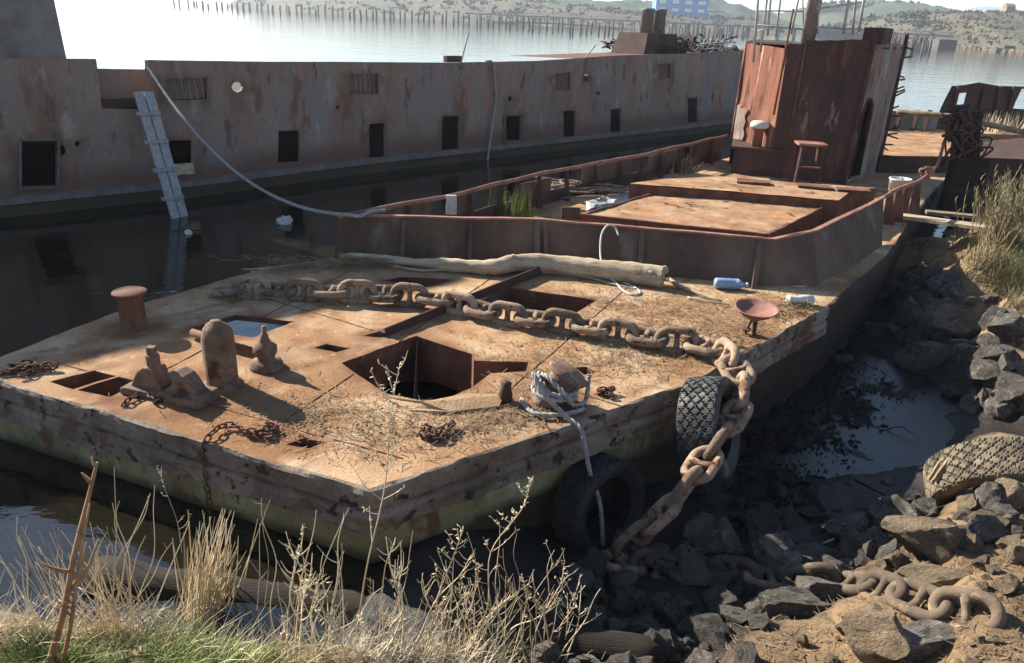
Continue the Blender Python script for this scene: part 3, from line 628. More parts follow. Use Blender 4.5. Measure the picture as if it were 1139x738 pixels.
# corner post and torn edge on the starboard corner
mb = MB(); mb.bar((p2.x+.01, p2.y-.02, D), (p2.x+.04, p2.y-.02, 3.3), .07, .07); mb.build('corner_post', 'rustdark', dho); mb = MB(); mb.bar((p3.x, p3.y, D), (p3.x, p3.y, 3.35), .08, .08)
for i in range(14):
    z = R.uniform(.9, 3.2); a = R.uniform(0, .35); mb.bar((p3.x-.02, p3.y, z), (p3.x+R.uniform(.1, .3), p3.y-R.uniform(.0, .1), z+R.uniform(-.1, .15)), .04, .03)
mb.build('corner_post', 'rustdark', dho)
mb = MB(); mb.box((p2.x+.35, p2.y+.6, 3.3), .35, .8, .28, Matrix.Rotation(-.6, 3, 'Z')); mb.wobble(.02, 5).build('roof_locker', 'rustdark', dho)
# mast and rails on the roof
mp_ = Y(900, 36, 15.7); mb = MB(); mb.tube([(mp_.x, mp_.y, 3.0), (mp_.x+.01, mp_.y, 6.4)], [.13, .12], 18); mb.build('mast', 'shipgrey', dho, True)
for (u0, v0, u1, v1, y, r) in [(838, 70, 843, 2, 15.75, .025), (846, 58, 853, 0, 15.9, .022), (854, 40, 857, 2, 15.85, .022), (863, 42, 868, 0, 15.8, .02), (880, 38, 888, 0, 15.7, .02), (909, 38, 911, 2, 15.6, .018), (938, 38, 944, 0, 15.4, .026), (948, 40, 952, 0, 15.5, .022), (955, 36, 961, 0, 16.2, .026), (894, 38, 893, 8, 16.4, .016)]:
    a, b = Y(u0, v0, y), Y(u1, v1, y); b2 = a+(b-a)*1.6; mb = MB(); mb.tube([a, b2], r, 8); mb.build('railing_post', 'steelbar', dho, True)
for (u0, v0, u1, v1, y) in [(843, 12, 893, 13, 15.8), (840, 36, 862, 30, 15.85), (908, 10, 958, 3, 15.5), (906, 30, 960, 33, 15.6), (843, 28, 893, 33, 15.8)]:
    mb = MB(); mb.tube([Y(u0, v0, y), Y(u1, v1, y-.1)], .015, 6); mb.build('railing', 'steelbar', dho, True)
# raised aft deck and its plates
mb = MB(); aft = [Vector((7.6, 16.6)), Vector((9.2, 16.9)), Vector((11.9, 21.2)), Vector((10.0, 22.9)), Vector((8.6, 20.8))]
mb.prism([p for p in aft], D-.05, .95); mb.wobble(.01, 3).build('aft_deck_edge', 'rustdark', barge)
av, af, _ = sheet([p for p in aft], [], .2, None); mb = MB(); mb.add([(p.x, p.y, .965+.012*noise.noise(Vector((p.x, p.y, 0))*2)) for p in av], af); ao = mb.build('aft_deck', 'hatchtop', barge, True)
for f_ in ao.data.polygons:
    if f_.normal.z < 0: f_.flip()
aw = [Y(964, 122, 21.5), Y(1000, 124, 21.6), Y(1045, 128, 21.7)]; ab = [Vector((p.x, p.y, .9)) for p in aw]
mb = MB(); wallstrip(mb, aw, ab, .3, .03, .02); awo = mb.build('aft_bulwark', 'shipgrey', barge)
for u in (985, 1003, 1022, 1035):
    a = Y(u, 123, 21.3); mb = MB(); mb.bar((a.x, a.y, a.z), (a.x-.1, a.y-.1, .95), .09, .09); mb.build('stanchion', 'rustdark', awo)
a = Y(975, 144, 21.2); mb = MB(); mb.plate([a+Vector((-.2, 0, -.1)), a+Vector((.2, 0, -.1)), a+Vector((.2, 0, .28)), a+Vector((.1, 0, .42)), a+Vector((-.1, 0, .42)), a+Vector((-.2, 0, .28))], (0, .06, 0)); mb.build('plate', 'chain', awo)
# ------------------------------------------------------------------ things lying on the barge
bar1 = MB(); a, b = P(424, 372, D+.02), P(600, 301, D+.05); bar1.bar(a, b, .08, .05); bar1.bar(a+Vector((.04, 0, .03)), b+Vector((.04, 0, .03)), .015, .07)
tag(bar1.wobble(.006, 5).build('angle_iron', 'rustdark'), 'long dark angle iron lying under the heavy chain across the deck', 'steel bar')
pipe = MB(); a, b = P(214, 370, D+.05), P(284, 392, D+.05); pipe.tube([a, a.lerp(b, .5), b], .035, 10)
tag(pipe.build('pipe', 'rust', None, True), 'short rusty pipe lying on the deck behind the domed bollard', 'pipe')
# heavy stud chain
def link_mesh(name, L_, W_, d, mt, stud=True, n=10, seg=10, wob=.09, seed=1):
    r = W_/2-d/2; hl = L_/2-W_/2; path = []
    for i in range(seg+1): a = -PI/2+PI*i/seg; path.append(Vector((hl+r*math.cos(a), r*math.sin(a), 0)))
    for i in range(seg+1): a = PI/2+PI*i/seg; path.append(Vector((-hl+r*math.cos(a), r*math.sin(a), 0)))
    vs = []; k = len(path)
    for i, p in enumerate(path):
        t = (path[(i+1) % k]-path[i-1]).normalized(); nn = Vector((t.y, -t.x, 0))
        for j in range(n): a = 2*PI*j/n; vs.append(p+nn*math.cos(a)*d/2+Vector((0, 0, 1))*math.sin(a)*d/2)
    mb = MB(); mb.add(vs, [(i*n+j, i*n+(j+1) % n, ((i+1) % k)*n+(j+1) % n, ((i+1) % k)*n+j) for i in range(k) for j in range(n)])
    if stud: mb.tube([(0, -r, 0), (0, -r*.3, 0), (0, r*.3, 0), (0, r, 0)], [d*.55, d*.34, d*.34, d*.55], 8)
    mb.wobble(d*wob, .35/d, seed)
    o = mb.build(name, mt, None, True); me = o.data; bpy.data.objects.remove(o); return me
def lay_chain(root, me, pts, pitch, roll0=.15, roll1=1.35, jit=.15, name='link', parity=0):
    q = resample(pts, pitch); k = 0
    for i in range(len(q)-1):
        c_ = (q[i]+q[i+1])/2; t = (q[i+1]-q[i]).normalized(); up = Vector((0, 0, 1))
        if abs(t.z) > .9: up = Vector((0, -1, .2))
        y = up.cross(t).normalized(); z = t.cross(y)
        rl = (roll0 if (i+parity) % 2 == 0 else roll1)+R.uniform(-jit, jit)
        M_ = Matrix((t, y, z)).transposed().to_4x4() @ Matrix.Rotation(rl, 4, 'X') @ Matrix.Rotation(R.uniform(-jit, jit)*.4, 4, 'Z'); M_.translation = c_
        o = bpy.data.objects.new(name, R.choice(me) if isinstance(me, list) else me); COL.objects.link(o); o.parent = root; o.matrix_parent_inverse = Matrix.Translation(-root.location); o.matrix_basis = M_
    return q
big = link_mesh('link', .42, .265, .078, 'chain')
dk = [(240, 324, .63), (262, 322, .68), (300, 322, .70), (340, 324, .70), (385, 325, .71), (430, 327, .71), (480, 332, .71), (520, 341, .70), (560, 350, .70), (610, 357, .70), (660, 364, .70), (700, 372, .70), (745, 379, .70), (785, 384, .71), (806, 393, .73), (818, 408, .73), (826, 432, .64), (818, 462, .52), (800, 490, .40), (780, 518, .31), (762, 545, .22), (740, 568, .06), (716, 590, -.1), (694, 612, -.24), (676, 630, -.36)]
chain = thing('anchor_chain', 'heavy rusty stud link chain across the deck and down over the tyre', 'chain', P(500, 335, D))
lay_chain(chain, [big, link_mesh('link', .42, .26, .082, 'chain', wob=.11, seed=5), link_mesh('link', .425, .27, .074, 'chain', wob=.12, seed=9)], curve([P(u, v, z) for u, v, z in dk], 8), .272)
ground_path = [(668, 628), (700, 628), (745, 640), (800, 640), (850, 652), (900, 650), (945, 652), (990, 666), (1040, 678), (1085, 684), (1145, 694)]
gp = []
for u, v in ground_path: p = T(u, v); gp.append(p+Vector((R.uniform(-.04, .04), R.uniform(-.04, .04), .03)))
chain2 = thing('anchor_chain', 'heavy chain half buried among the rocks on the bank at bottom right', 'chain', T(800, 640))
big2 = link_mesh('link', .42, .265, .078, MT['chainbank']); lay_chain(chain2, big2, curve(gp, 8), .275, .2, .95, .35)
small = link_mesh('link', .082, .052, .014, 'chaindark', False, 7, 6)
def small_chain(label, pts, jit=.5, loc=None):
    pts = curve(pts, 8); r_ = thing('rusty_chain', label, 'chain', pts[0]); lay_chain(r_, small, pts, .056, .3, 1.5, jit); return r_
eo = Vector((-.37, -.93, 0))
def edge_pt(u, v): return P(u, v, D)
e1 = P(146, 449, D); e2 = P(240, 485, D)
def pile(c_, r_, n): return [c_+Vector((R.uniform(-r_, r_), R.uniform(-r_, r_)*.7, R.uniform(.015, .05))) for _ in range(n)]
small_chain('thin rusty chain hanging over the front edge below the roller fairlead', pile(P(178, 448, D), .09, 7)+[e1-eo*.12+Vector((0, 0, .03)), e1+eo*.06+Vector((0, 0, .03)), e1+eo*.13+Vector((0, 0, -.12)), e1+eo*.13+Vector((0, 0, -.32))])
small_chain('long rusty chain hanging down the front hull plating towards the corner', pile(P(290, 482, D), .12, 8)+[e2-eo*.12+Vector((0, 0, .03)), e2+eo*.06+Vector((0, 0, .03)), e2+eo*.13+Vector((0, 0, -.1)), e2+eo*.13+Vector((0, 0, -.56))])
small_chain('small heap of rusty chain on the deck near the front corner', pile(P(488, 484, D), .16, 16))
small_chain('rusty chain heap at the far left end of the deck', pile(P(35, 414, D), .2, 16))
small_chain('short dark chain beside the leaning bollard', pile(P(674, 441, D), .08, 9))
# mooring rope round the leaning bollard
mb = MB(); pts = []
for i in range(70):
    a = i*.42; h_ = .05+.012*(i % 16)+.03*math.sin(i*.9); rr = .155+.03*math.sin(i*.37)
    pts.append(bc+ax*(h_+.03*math.sin(i*.21))+q @ Vector((rr*math.cos(a), rr*math.sin(a), 0)))
rope_mb(mb, curve(pts, 3), .019)
e3 = P(640, 472, D)
rope_mb(mb, curve([pts[-1], bc+Vector((-.12, -.12, .3)), bc+Vector((-.05, -.22, .2)), P(628, 462, D+.05), e3+Vector((.03, -.05, .0)), e3+Vector((.07, -.10, -.12)), e3+Vector((.13, -.12, -.35)), e3+Vector((.22, -.14, -.6)), e3+Vector((.27, -.18, -.95))], 8), .019)
rope_mb(mb, curve([bc+ax*.28+Vector((-.14, -.06, 0)), bc+ax*.2+Vector((.02, -.18, 0)), bc+Vector((.2, -.14, .06)), bc+Vector((.3, -.03, .05)), bc+Vector((.32, .06, .2)), bc+ax*.3+Vector((.17, 0, -.02))], 8), .019)
rope_mb(mb, curve([bc+Vector((-.2, -.02, .03)), bc+Vector((-.1, -.24, .03)), bc+Vector((.12, -.24, .03)), bc+Vector((.3, -.12, .03))], 8), .019)
tag(mb.build('mooring_rope', 'rope', None, True), 'grey twisted mooring rope coiled round the leaning bollard and over the side', 'rope')
# driftwood log
mb = MB(); lp = curve([P(378, 284, D+.05), P(420, 288, D+.06), P(470, 293, D+.07), P(520, 297, D+.08), P(552, 297, D+.10), P(575, 293, D+.12), P(610, 294, D+.11), P(650, 299, D+.10), P(700, 304, D+.11), P(738, 309, D+.11)], 10)
rs = [.035+.095*min(1, i/len(lp)*1.4)+.018*noise.noise(p*3.3) for i, p in enumerate(lp)]
mb.tube(lp, rs, 14); mb.tube(curve([P(575, 292, D+.14), P(580, 288, D+.2), P(570, 285, D+.22)], 4), .02, 7); mb.tube(curve([P(722, 306, D+.15), P(735, 302, D+.17), P(741, 300, D+.17)], 4), [.05]*8+[.02], 8)
mb.wobble(.014, 9)
tag(mb.build('driftwood_log', 'drift', None, True), 'long bleached driftwood trunk lying on deck along the bulwark', 'driftwood')
for (pts_, r_, lab) in [([(432, 296, .02), (470, 301, .03), (508, 300, .03), (540, 305, .03)], .018, 'thin pale branch beside the driftwood trunk, close to its middle'),
      ([(743, 310, .05), (760, 320, .03), (790, 331, .03), (803, 335, .02)], .022, 'forked pale branch lying between the driftwood trunk and the bowl vent'),
      ([(765, 331, .02), (790, 336, .02), (812, 339, .02)], .014, 'thin straw coloured stick lying just left of the bowl vent'),
      ([(630, 303, .02), (655, 309, .03), (690, 318, .02), (712, 322, .02)], .013, 'pale twig lying under the hose loop beside the driftwood trunk'),
      ([(270, 300, .04), (310, 297, .05), (345, 291, .04)], .012, 'grey twig at the water edge of the deck, behind the chain end')]:
    mb = MB(); cp = curve([P(u, v, D+z) for u, v, z in pts_], 5); mb.tube(cp, [r_*(1-.5*i/len(cp)) for i in range(len(cp))], 7)
    tag(mb.wobble(.006, 12).build('branch', 'drift', None, True), lab, 'branch')
# hose
mb = MB(); mb.tube(curve([P(672, 302, D+.1), P(668, 285, D+.22), P(669, 262, D+.42), P(676, 251, 1.13), P(684, 253, 1.10), P(688, 262, 1.02)], 8), .012, 8)
mb.tube(curve([P(672, 302, D+.1), P(678, 308, D+.06), P(690, 313, D+.02), P(706, 320, D+.015), P(712, 326, D+.015), P(704, 328, D+.015), P(694, 324, D+.015), P(684, 314, D+.03), P(671, 300, D+.12)], 8), .011, 8)
tag(mb.build('hose', 'hose', None, True), 'pale hose looped over the bulwark and curled on the deck', 'hose')
# bottle, plastic
def bottle(name, c_, yaw, L_, r_, mt, label):
    M3 = Matrix.Rotation(yaw, 3, 'Z') @ Matrix.Rotation(PI/2, 3, 'Y'); pr = [(.001, 0), (r_*.8, .005), (r_, .03)]
    for i in range(1, 8): pr += [(r_*(.94 if i % 2 else 1), .03+L_*.09*i)]
    pr += [(r_, L_*.72), (r_*.8, L_*.82), (r_*.35, L_*.92), (r_*.35, L_)]
    r0 = thing(name, label, 'bottle', c_); mb = MB(); mb.lathe(c_-M3 @ Vector((0, 0, L_/2)), pr, 16, M3); mb.build('body', mt, r0, True)
    mb = MB(); mb.lathe(c_-M3 @ Vector((0, 0, L_/2-L_)), [(r_*.4, 0), (r_*.4, .025), (.001, .026)], 12, M3); mb.build('cap', 'plasticwhite', r0, True)
bottle('plastic_bottle', P(812, 316, D+.065), -.05, .36, .065, 'plasticblue', 'blue plastic bottle lying at the foot of the bulwark behind the bowl vent')
mb = MB(); M3 = Matrix.Rotation(.18, 3, 'Z') @ Matrix.Rotation(PI/2, 3, 'Y'); c_ = P(891, 334, D+.06)
mb.lathe(c_-M3 @ Vector((0, 0, .15)), [(.001, 0), (.05, .0), (.055, .02), (.052, .12), (.056, .2), (.05, .29), (.001, .30)], 12, M3)
tag(mb.wobble(.012, 9).build('foam_roll', 'plasticwhite', None, True), 'dirty white foam cylinder lying right of the bowl vent', 'foam')
# stand next to the deckhouse
a = P(902, 200, D); st_ = thing('rusty_stand', 'rusty metal stand with one shelf bar in front of the deckhouse wall', 'stand', a)
bx = Y(902, 160, 14.9); z_ = bx.z
mb = MB(); mb.box((bx.x, 14.9, z_), .52, .4, .04, Matrix.Rotation(-.1, 3, 'Z')); mb.build('top', 'bowl', st_)
for dx, dy in ((-.2, -.14), (.2, -.16), (-.18, .14), (.2, .12)):
    mb = MB(); mb.bar((bx.x+dx, 14.9+dy, z_-.02), (bx.x+dx*1.15, 14.9+dy*1.1, D), .05, .04); mb.build('leg', 'rustdark', st_)
mb = MB(); mb.bar((bx.x-.22, 14.74, z_-.42), (bx.x+.22, 14.74, z_-.42), .06, .03); mb.build('shelf', 'rust', st_)
# net / rag heap and tufts on the inner deck
mb = MB(); c_ = P(650, 214, D+.05)
for i in range(40):
    a = c_+Vector((R.uniform(-.7, .7), R.uniform(-.35, .35), R.uniform(-.02, .1))); mb.tube(curve([a, a+Vector((R.uniform(-.5, .5), R.uniform(-.3, .3), R.uniform(0, .08))), a+Vector((R.uniform(-.8, .8), R.uniform(-.3, .3), -.03))], 4), .012, 5)
tag(mb.build('net_heap', 'ropebrown', None, True), 'tangled heap of old brown netting behind the bulwark on the inner deck', 'net')
mb = MB()
n_ = 16
vs = [P(lerp(652, 735, i/n_), lerp(lerp(225, 205, i/n_), lerp(236, 214, i/n_), j/6), D+.03)+Vector((0, 0, .09*abs(noise.noise(Vector((i*.5, j*.6, 2)))))) for i in range(n_+1) for j in range(7)]
mb.add(vs, [(i*7+j, (i+1)*7+j, (i+1)*7+j+1, i*7+j+1) for i in range(n_) for j in range(6)]); so = mb.build('tarpaulin', 'steelbar', None, True); so.modifiers.new('solid', 'SOLIDIFY').thickness = .01
tag(so, 'crumpled grey tarpaulin on the inner deck left of the hatch', 'tarpaulin')
# bucket near the stays, bottle on the left bulwark
a = P(1003, 238, D); b_ = thing('white_bucket', 'white plastic bucket standing behind the stays of the right side rail', 'bucket', a+Vector((0, .3, 0)))
mb = MB(); mb.lathe(a+Vector((0, .3, 0)), [(.13, 0), (.17, .5), (.18, .5), (.18, .53), (.165, .53), (.12, .03), (.001, .03)], 18); mb.build('body', 'plasticwhite', b_, True)
mb = MB(); mb.tube([a+Vector((-.17, .3, .5)), a+Vector((-.12, .2, .36)), a+Vector((0, .15, .3)), a+Vector((.12, .2, .36)), a+Vector((.17, .3, .5))], .008, 6); mb.build('handle', 'steelbar', b_, True)
a = P(502, 228, 1.0); mb = MB(); mb.box(a, .14, .05, .26); mb.box(a+Vector((0, -.03, 0)), .07, .012, .12); o_ = mb.build('float_box', 'plasticwhite'); o_.modifiers.new('b', 'BEVEL').width = .015
tag(o_, 'small white plastic float hung inside the left side bulwark', 'float')
# ------------------------------------------------------------------ tyres
def tyre(name, c_, axis, rad, wid, sec, mt, label, N_=26):
    axis = Vector(axis).normalized(); q_ = Vector((0, 0, 1)).rotation_difference(axis).to_matrix(); nu = 340; hw = wid/2; prof = []
    side = [(-.80, -sec), (-.98, -sec*.75), (-1.03, -sec*.45), (-.98, -sec*.18)]
    tr = [(-.9+1.8*i/20, -.05*sec*(abs(-.9+1.8*i/20))**3) for i in range(21)]
    prof = [(x*hw, rad+d, 0) for x, d in side]+[(x*hw, rad+d, 1) for x, d in tr]+[(-x*hw, rad+d, 0) for x, d in reversed(side)]
    prof += [(-x*hw*.93, rad+d-.012, 0) for x, d in [(-.80, -sec), (-.9, -sec*.7), (-.9, -sec*.3), (-.5, -sec*.16), (.5, -sec*.16), (.9, -sec*.3), (.9, -sec*.7), (.80, -sec)]]
    k = len(prof); vs = []
    for i in range(nu):
        a = 2*PI*i/nu
        for x, r_, tflag in prof:
            dr = 0
            if tflag:
                s = a*N_/(2*PI); b_ = x/(wid*.24); fp, fq = (s+b_) % 1, (s-b_) % 1
                dr = -.016 if (fp < .14 or fq < .14) else 0
                dr += .003*noise.noise(Vector((math.cos(a)*9, math.sin(a)*9, x*30)))
            v = Vector(((r_+dr)*math.cos(a), (r_+dr)*math.sin(a), x)); vs.append(c_+q_ @ v)
    mb = MB(); mb.add(vs, [(i*k+j, ((i+1) % nu)*k+j, ((i+1) % nu)*k+(j+1) % k, i*k+(j+1) % k) for i in range(nu) for j in range(k)])
    return tag(mb.build(name, mt), label, 'tyre')
tyre('tyre', Vector((1.66, 5.62, .32)), (.86, -.42, .26), .42, .32, .15, 'rubber', 'worn black tyre fender squeezed between the barge edge and the heavy chain')
tyre('tyre', Vector((.74, 5.08, -.12)), (.64, -.72, .12), .40, .28, .13, 'rubberdark', 'dark tyre fender hanging low on the hull below the mooring rope')
tyre('tyre', P(1112, 540, -.03), (-.12, -.83, -.54), .55, .35, .18, 'rubberdust', 'large dusty truck tyre half sunk in the bank beside the puddle', 30)
# ------------------------------------------------------------------ timber and sticks on the bank
mb = MB(); a, b = Vector((-2.55, 3.9, -.03)), Vector((1.0, 3.66, -.27)); lp = [a.lerp(b, i/24) for i in range(25)]
mb.tube(lp, [.15+.03*noise.noise(p*3) for p in lp], 18); mb.wobble(.03, 3); mb.wobble(.02, 11)
tag(mb.build('waterlogged_timber', 'wetlog', None, True), 'thick dark waterlogged timber lying in the water in front of the hull', 'log')
def splinter(name, pts, w, label, mt='oldwood', n=5):
    mb = MB(); pts = [Vector(p) for p in pts]
    for i in range(n):
        o_ = Vector((R.uniform(-w, w), R.uniform(-w, w), R.uniform(-w, w)*.5)); e_ = R.uniform(.7, 1)
        pp_ = curve([p+o_ for p in pts], 5); pp_ = pp_[:max(3, int(len(pp_)*e_))]; mb.tube(pp_, [w*.35*(1-.6*k/len(pp_)) for k in range(len(pp_))], 5)
    return tag(mb.wobble(.012, 9).build(name, mt, None, False), label, 'driftwood')
splinter('splintered_plank', [P(1040, 535, .0), P(1062, 508, .22), P(1095, 502, .28), P(1145, 500, .28)], .05, 'splintered weathered plank leaning in front of the large truck tyre', n=9)
splinter('stick', [T(950, 540)+Vector((0, 0, .05)), T(1010, 570)+Vector((0, 0, .06))], .02, 'dark stick lying on the wet mud below the puddle', 'wetlog', 3)
splinter('stick', [T(985, 480)+Vector((0, 0, .03)), T(1000, 485)+Vector((0, 0, .1)), T(1022, 500)+Vector((0, 0, .08))], .015, 'thin dark stick poking out of the puddle beside the truck tyre', 'wetlog', 2)
splinter('stick', [T(1012, 436)+Vector((0, 0, 0)), T(1014, 436)+Vector((.02, 0, .16)), T(1017, 436)+Vector((.05, 0, .24))], .018, 'dark broken stake standing upright in the puddle', 'wetlog', 2)
# gangplank on the right
gpk = thing('gangplank', 'pale weathered planks laid from the barge side to the bank', 'gangplank', P(1060, 248, .62))
mb = MB(); mb.bar(P(1000, 240, .66), P(1160, 262, .75), .26, .05); mb.wobble(.006, 5).build('plank', 'drift', gpk)
mb = MB(); mb.bar(P(1030, 236, .6), P(1150, 247, .62), .16, .05); mb.wobble(.006, 5).build('plank', 'oldwood', gpk)
# ------------------------------------------------------------------ rocks
def rock_mesh(seed, kind):
    rr = random.Random(seed); bm = bmesh.new(); bmesh.ops.create_icosphere(bm, subdivisions=4, radius=1)
    pl = [(Vector((rr.gauss(0, 1), rr.gauss(0, 1), rr.gauss(0, 1))).normalized(), rr.uniform(.35, .82)) for _ in range(19)]
    for v in bm.verts:
        p = v.co.copy()
        for n_, d_ in pl:
            k = p.dot(n_)-d_
            if k > 0: p -= n_*k
        p += p.normalized()*(.09*noise.noise(p*2.3+Vector((seed, 0, 0)))+.055*noise.noise(p*5+Vector((0, seed, 0)))+.035*abs(noise.noise(p*11))-.02*abs(noise.noise(p*23)))
        v.co = p
    me = bpy.data.meshes.new('rock'); bm.to_mesh(me); bm.free(); me.materials.append(MT[kind])
    me.polygons.foreach_set('use_smooth', [True]*len(me.polygons))
    try: me.set_sharp_from_angle(angle=math.radians(28))
    except Exception: pass
    return me
RK = {k: [rock_mesh(i*13+j, k) for j in range(9)] for i, k in enumerate(('rock', 'rocktan', 'rockwet'))}
def rock(u, v, wpx, hpx, kind, label, group=None, yaw=None, depth=.8, seed=None, cat='rock', lift=.3):
    g = T(u, v+hpx*.35); dist = (g-Vector((0, 0, H))).length; sx = wpx*dist/F_PX/2*1.1; sz = hpx*dist/F_PX/2*1.15
    o = bpy.data.objects.new('rock', RK[kind][R.randrange(9) if seed is None else seed]); COL.objects.link(o)
    o.location = g+Vector((0, 0, sz*lift)); o.scale = (sx, min(sx, sz*1.4)*depth, sz); o.rotation_euler = (R.uniform(-.15, .15), R.uniform(-.15, .15), R.uniform(-.3, .3) if yaw is None else yaw)
    return tag(o, label, cat, group)
for a in [(800, 592, 72, 62, 'rock', 'grey boulder with a slanting face in the shade under the hanging chain', 1), (862, 614, 62, 56, 'rock', 'pointed pyramid shaped grey rock in the middle of the rubble', 2),
  (690, 642, 48, 40, 'rockwet', 'dark squarish wet rock below the end of the hanging chain', 0), (880, 664, 112, 54, 'rock', 'long rounded boulder with a crumbly tan top beside the chain', 3), (908, 634, 70, 34, 'rock', 'low grey rock just behind the long rounded boulder', 4),
  (945, 582, 64, 42, 'rock', 'grey speckled rock at the lower edge of the wet mud', 0), (1030, 584, 104, 70, 'rocktan', 'large block of tan rock with a pitted front below the truck tyre', 1), (978, 694, 92, 66, 'rocktan', 'sunlit tan rock with deep cracks near the bottom edge', 2),
  (1030, 704, 128, 48, 'rock', 'long smooth grey boulder at the bottom right', 3), (1042, 640, 96, 36, 'rocktan', 'flat pale slab of stone lying tilted on the tan soil', 4), (1078, 350, 92, 54, 'rock', 'big grey rock on the right bank above the wet mud', 1),
  (1124, 548, 46, 38, 'rocktan', 'bright tan rock at the right edge below the truck tyre', 0), (1076, 556, 28, 36, 'rocktan', 'small upright tan stone between the large block and the truck tyre', 2), (1030, 296, 32, 54, 'rock', 'pale upright slab of stone beside the far end of the barge edge', 3),
  (1052, 316, 34, 34, 'rock', 'squat grey stone at the foot of the upright slab', 4), (1096, 392, 30, 24, 'rock', 'small pale rock between the big bank rock and the truck tyre', 0), (790, 692, 74, 50, 'rockwet', 'dark rock with one pale side in the shade near the bottom', 1),
  (764, 612, 40, 30, 'rockwet', 'mossy dark stone right beside the hanging chain', 2), (650, 736, 70, 36, 'rock', 'pale grey rock at the bottom edge behind the weeds', 3), (840, 676, 44, 26, 'rock', 'flat light grey stone left of the long rounded boulder', 4),
  (620, 655, 66, 44, 'rockwet', 'dark wet rock against the hull below the low tyre', 0), (1128, 612, 40, 34, 'rocktan', 'tan stone at the right edge above the flat pale slab', 3), (1100, 585, 50, 34, 'rock', 'grey stone wedged behind the large tan block', 1), (940, 612, 50, 34, 'rockwet', 'dark knobbly stone between the pointed rock and the large tan block', 2)]:
    rock(a[0], a[1], a[2], a[3], a[4], a[5], seed=a[6] % 5)
def scatter(n, poly, smin, smax, kind, label, group):
    arr = np.array(poly)
    k = 0
    while k < n:
        u = R.uniform(arr[:, 0].min(), arr[:, 0].max()); v = R.uniform(arr[:, 1].min(), arr[:, 1].max())
        x0, y0 = arr[:, 0], arr[:, 1]; x1, y1 = np.roll(x0, -1), np.roll(y0, -1)
        if (((y0 > v) != (y1 > v)) & (u < (x1-x0)*(v-y0)/(y1-y0+1e-9)+x0)).sum() % 2 == 0: continue
        s = lerp(smin, smax, R.random()**2); rock(u, v, s*R.uniform(.9, 1.6), s, kind, label, group, yaw=R.uniform(0, 6), lift=.15); k += 1
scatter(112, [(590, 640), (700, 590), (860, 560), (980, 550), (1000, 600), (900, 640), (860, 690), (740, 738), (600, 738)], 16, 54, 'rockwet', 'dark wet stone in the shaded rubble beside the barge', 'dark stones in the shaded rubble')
scatter(24, [(720, 690), (800, 670), (900, 620), (985, 560), (1139, 545), (1139, 610), (1000, 610), (920, 660), (830, 738), (740, 738)], 24, 54, 'rock', 'angular grey slab packed into the rubble at lower right', 'angular slabs in the rubble at lower right')
scatter(10, [(940, 640), (1000, 575), (1139, 545), (1139, 620), (980, 660)], 20, 44, 'rocktan', 'angular tan slab half buried in the sunlit bank', 'angular tan slabs in the sunlit bank')
scatter(34, [(740, 738), (860, 700), (920, 660), (980, 620), (1139, 590), (1139, 738)], 7, 26, 'rocktan', 'small tan stone lying on the sunlit soil of the bank', 'small tan stones on the sunlit bank')
scatter(24, [(1010, 300), (1070, 300), (1139, 340), (1139, 460), (1070, 450), (1010, 380)], 24, 50, 'rock', 'large grey stone piled on the right bank above the mud', 'large stones piled on the right bank')
scatter(26, [(1000, 280), (1060, 300), (1139, 340), (1139, 460), (1060, 440), (1000, 380)], 8, 26, 'rock', 'grey stone scattered on the right bank above the mud', 'grey stones on the right bank')
scatter(24, [(860, 540), (1000, 520), (1139, 540), (1139, 610), (1000, 600), (900, 580)], 7, 22, 'rock', 'small grey stone in the band of rubble below the puddle', 'small grey stones below the puddle')
scatter(22, [(960, 290), (1010, 290), (1010, 360), (930, 400), (880, 420)], 9, 24, 'rockwet', 'dark wet stone at the foot of the barge side', 'dark stones at the foot of the barge side')
# seaweed and mud lumps along the waterline of the barge
mb = MB()
for i in range(2600):
    t = R.random(); u = lerp(800, 985, t)+R.uniform(-30, 60); v = lerp(500, 330, t)+R.uniform(-10, 110)
    p = T(u, v); l_ = R.uniform(.03, .12); a = R.uniform(0, 6.28); d = Vector((math.cos(a), math.sin(a), 0))*l_
    mb.add([p+Vector((0, 0, .004)), p+d*.5+Vector((-d.y*.2, d.x*.2, R.uniform(.01, .05))), p+d+Vector((0, 0, .005)), p+d*.5+Vector((d.y*.2, -d.x*.2, R.uniform(.0, .03)))], [(0, 1, 2, 3)])
tag(mb.build('seaweed', 'wetlog', None, False, False), 'dark wet weed and debris covering the mud beside the barge', 'seaweed', kind='stuff')
# ------------------------------------------------------------------ vegetation
def blade(mb, p, d, h_, w, bend, n=3):
    p = Vector(p); side = Vector((-d.y, d.x, 0)); vs = []
    for i in range(n+1):
        t = i/n; c_ = p+Vector((0, 0, h_*t))+Vector((d.x, d.y, 0))*(bend*t*t); ww = w*(1-t*.85); vs += [c_-side*ww/2, c_+side*ww/2]
    mb.add(vs, [(2*i, 2*i+1, 2*i+3, 2*i+2) for i in range(n)])
def grass_mass(name, n, pts, h0, h1, w, mt, label, cat, bendf=.5):
    mb = MB()
    for i in range(n):
        u, v, ru, rv = pts[R.randrange(len(pts))]; g = T(u+R.gauss(0, ru), v+R.gauss(0, rv)); a = R.uniform(0, 2*PI); h_ = R.uniform(h0, h1)
        blade(mb, g-Vector((0, 0, .02)), Vector((math.cos(a), math.sin(a))), h_, w*R.uniform(.6, 1.3), h_*R.uniform(.1, bendf*2))
    return tag(mb.build(name, mt, None, False, False), label, cat, kind='stuff')
grass_mass('green_grass', 4200, [(120, 728, 60, 22), (220, 722, 40, 16), (60, 735, 30, 14), (160, 745, 80, 20), (280, 735, 40, 14)], .03, .10, .0045, 'grass', 'short green grass on the bank at bottom left', 'grass', .6)
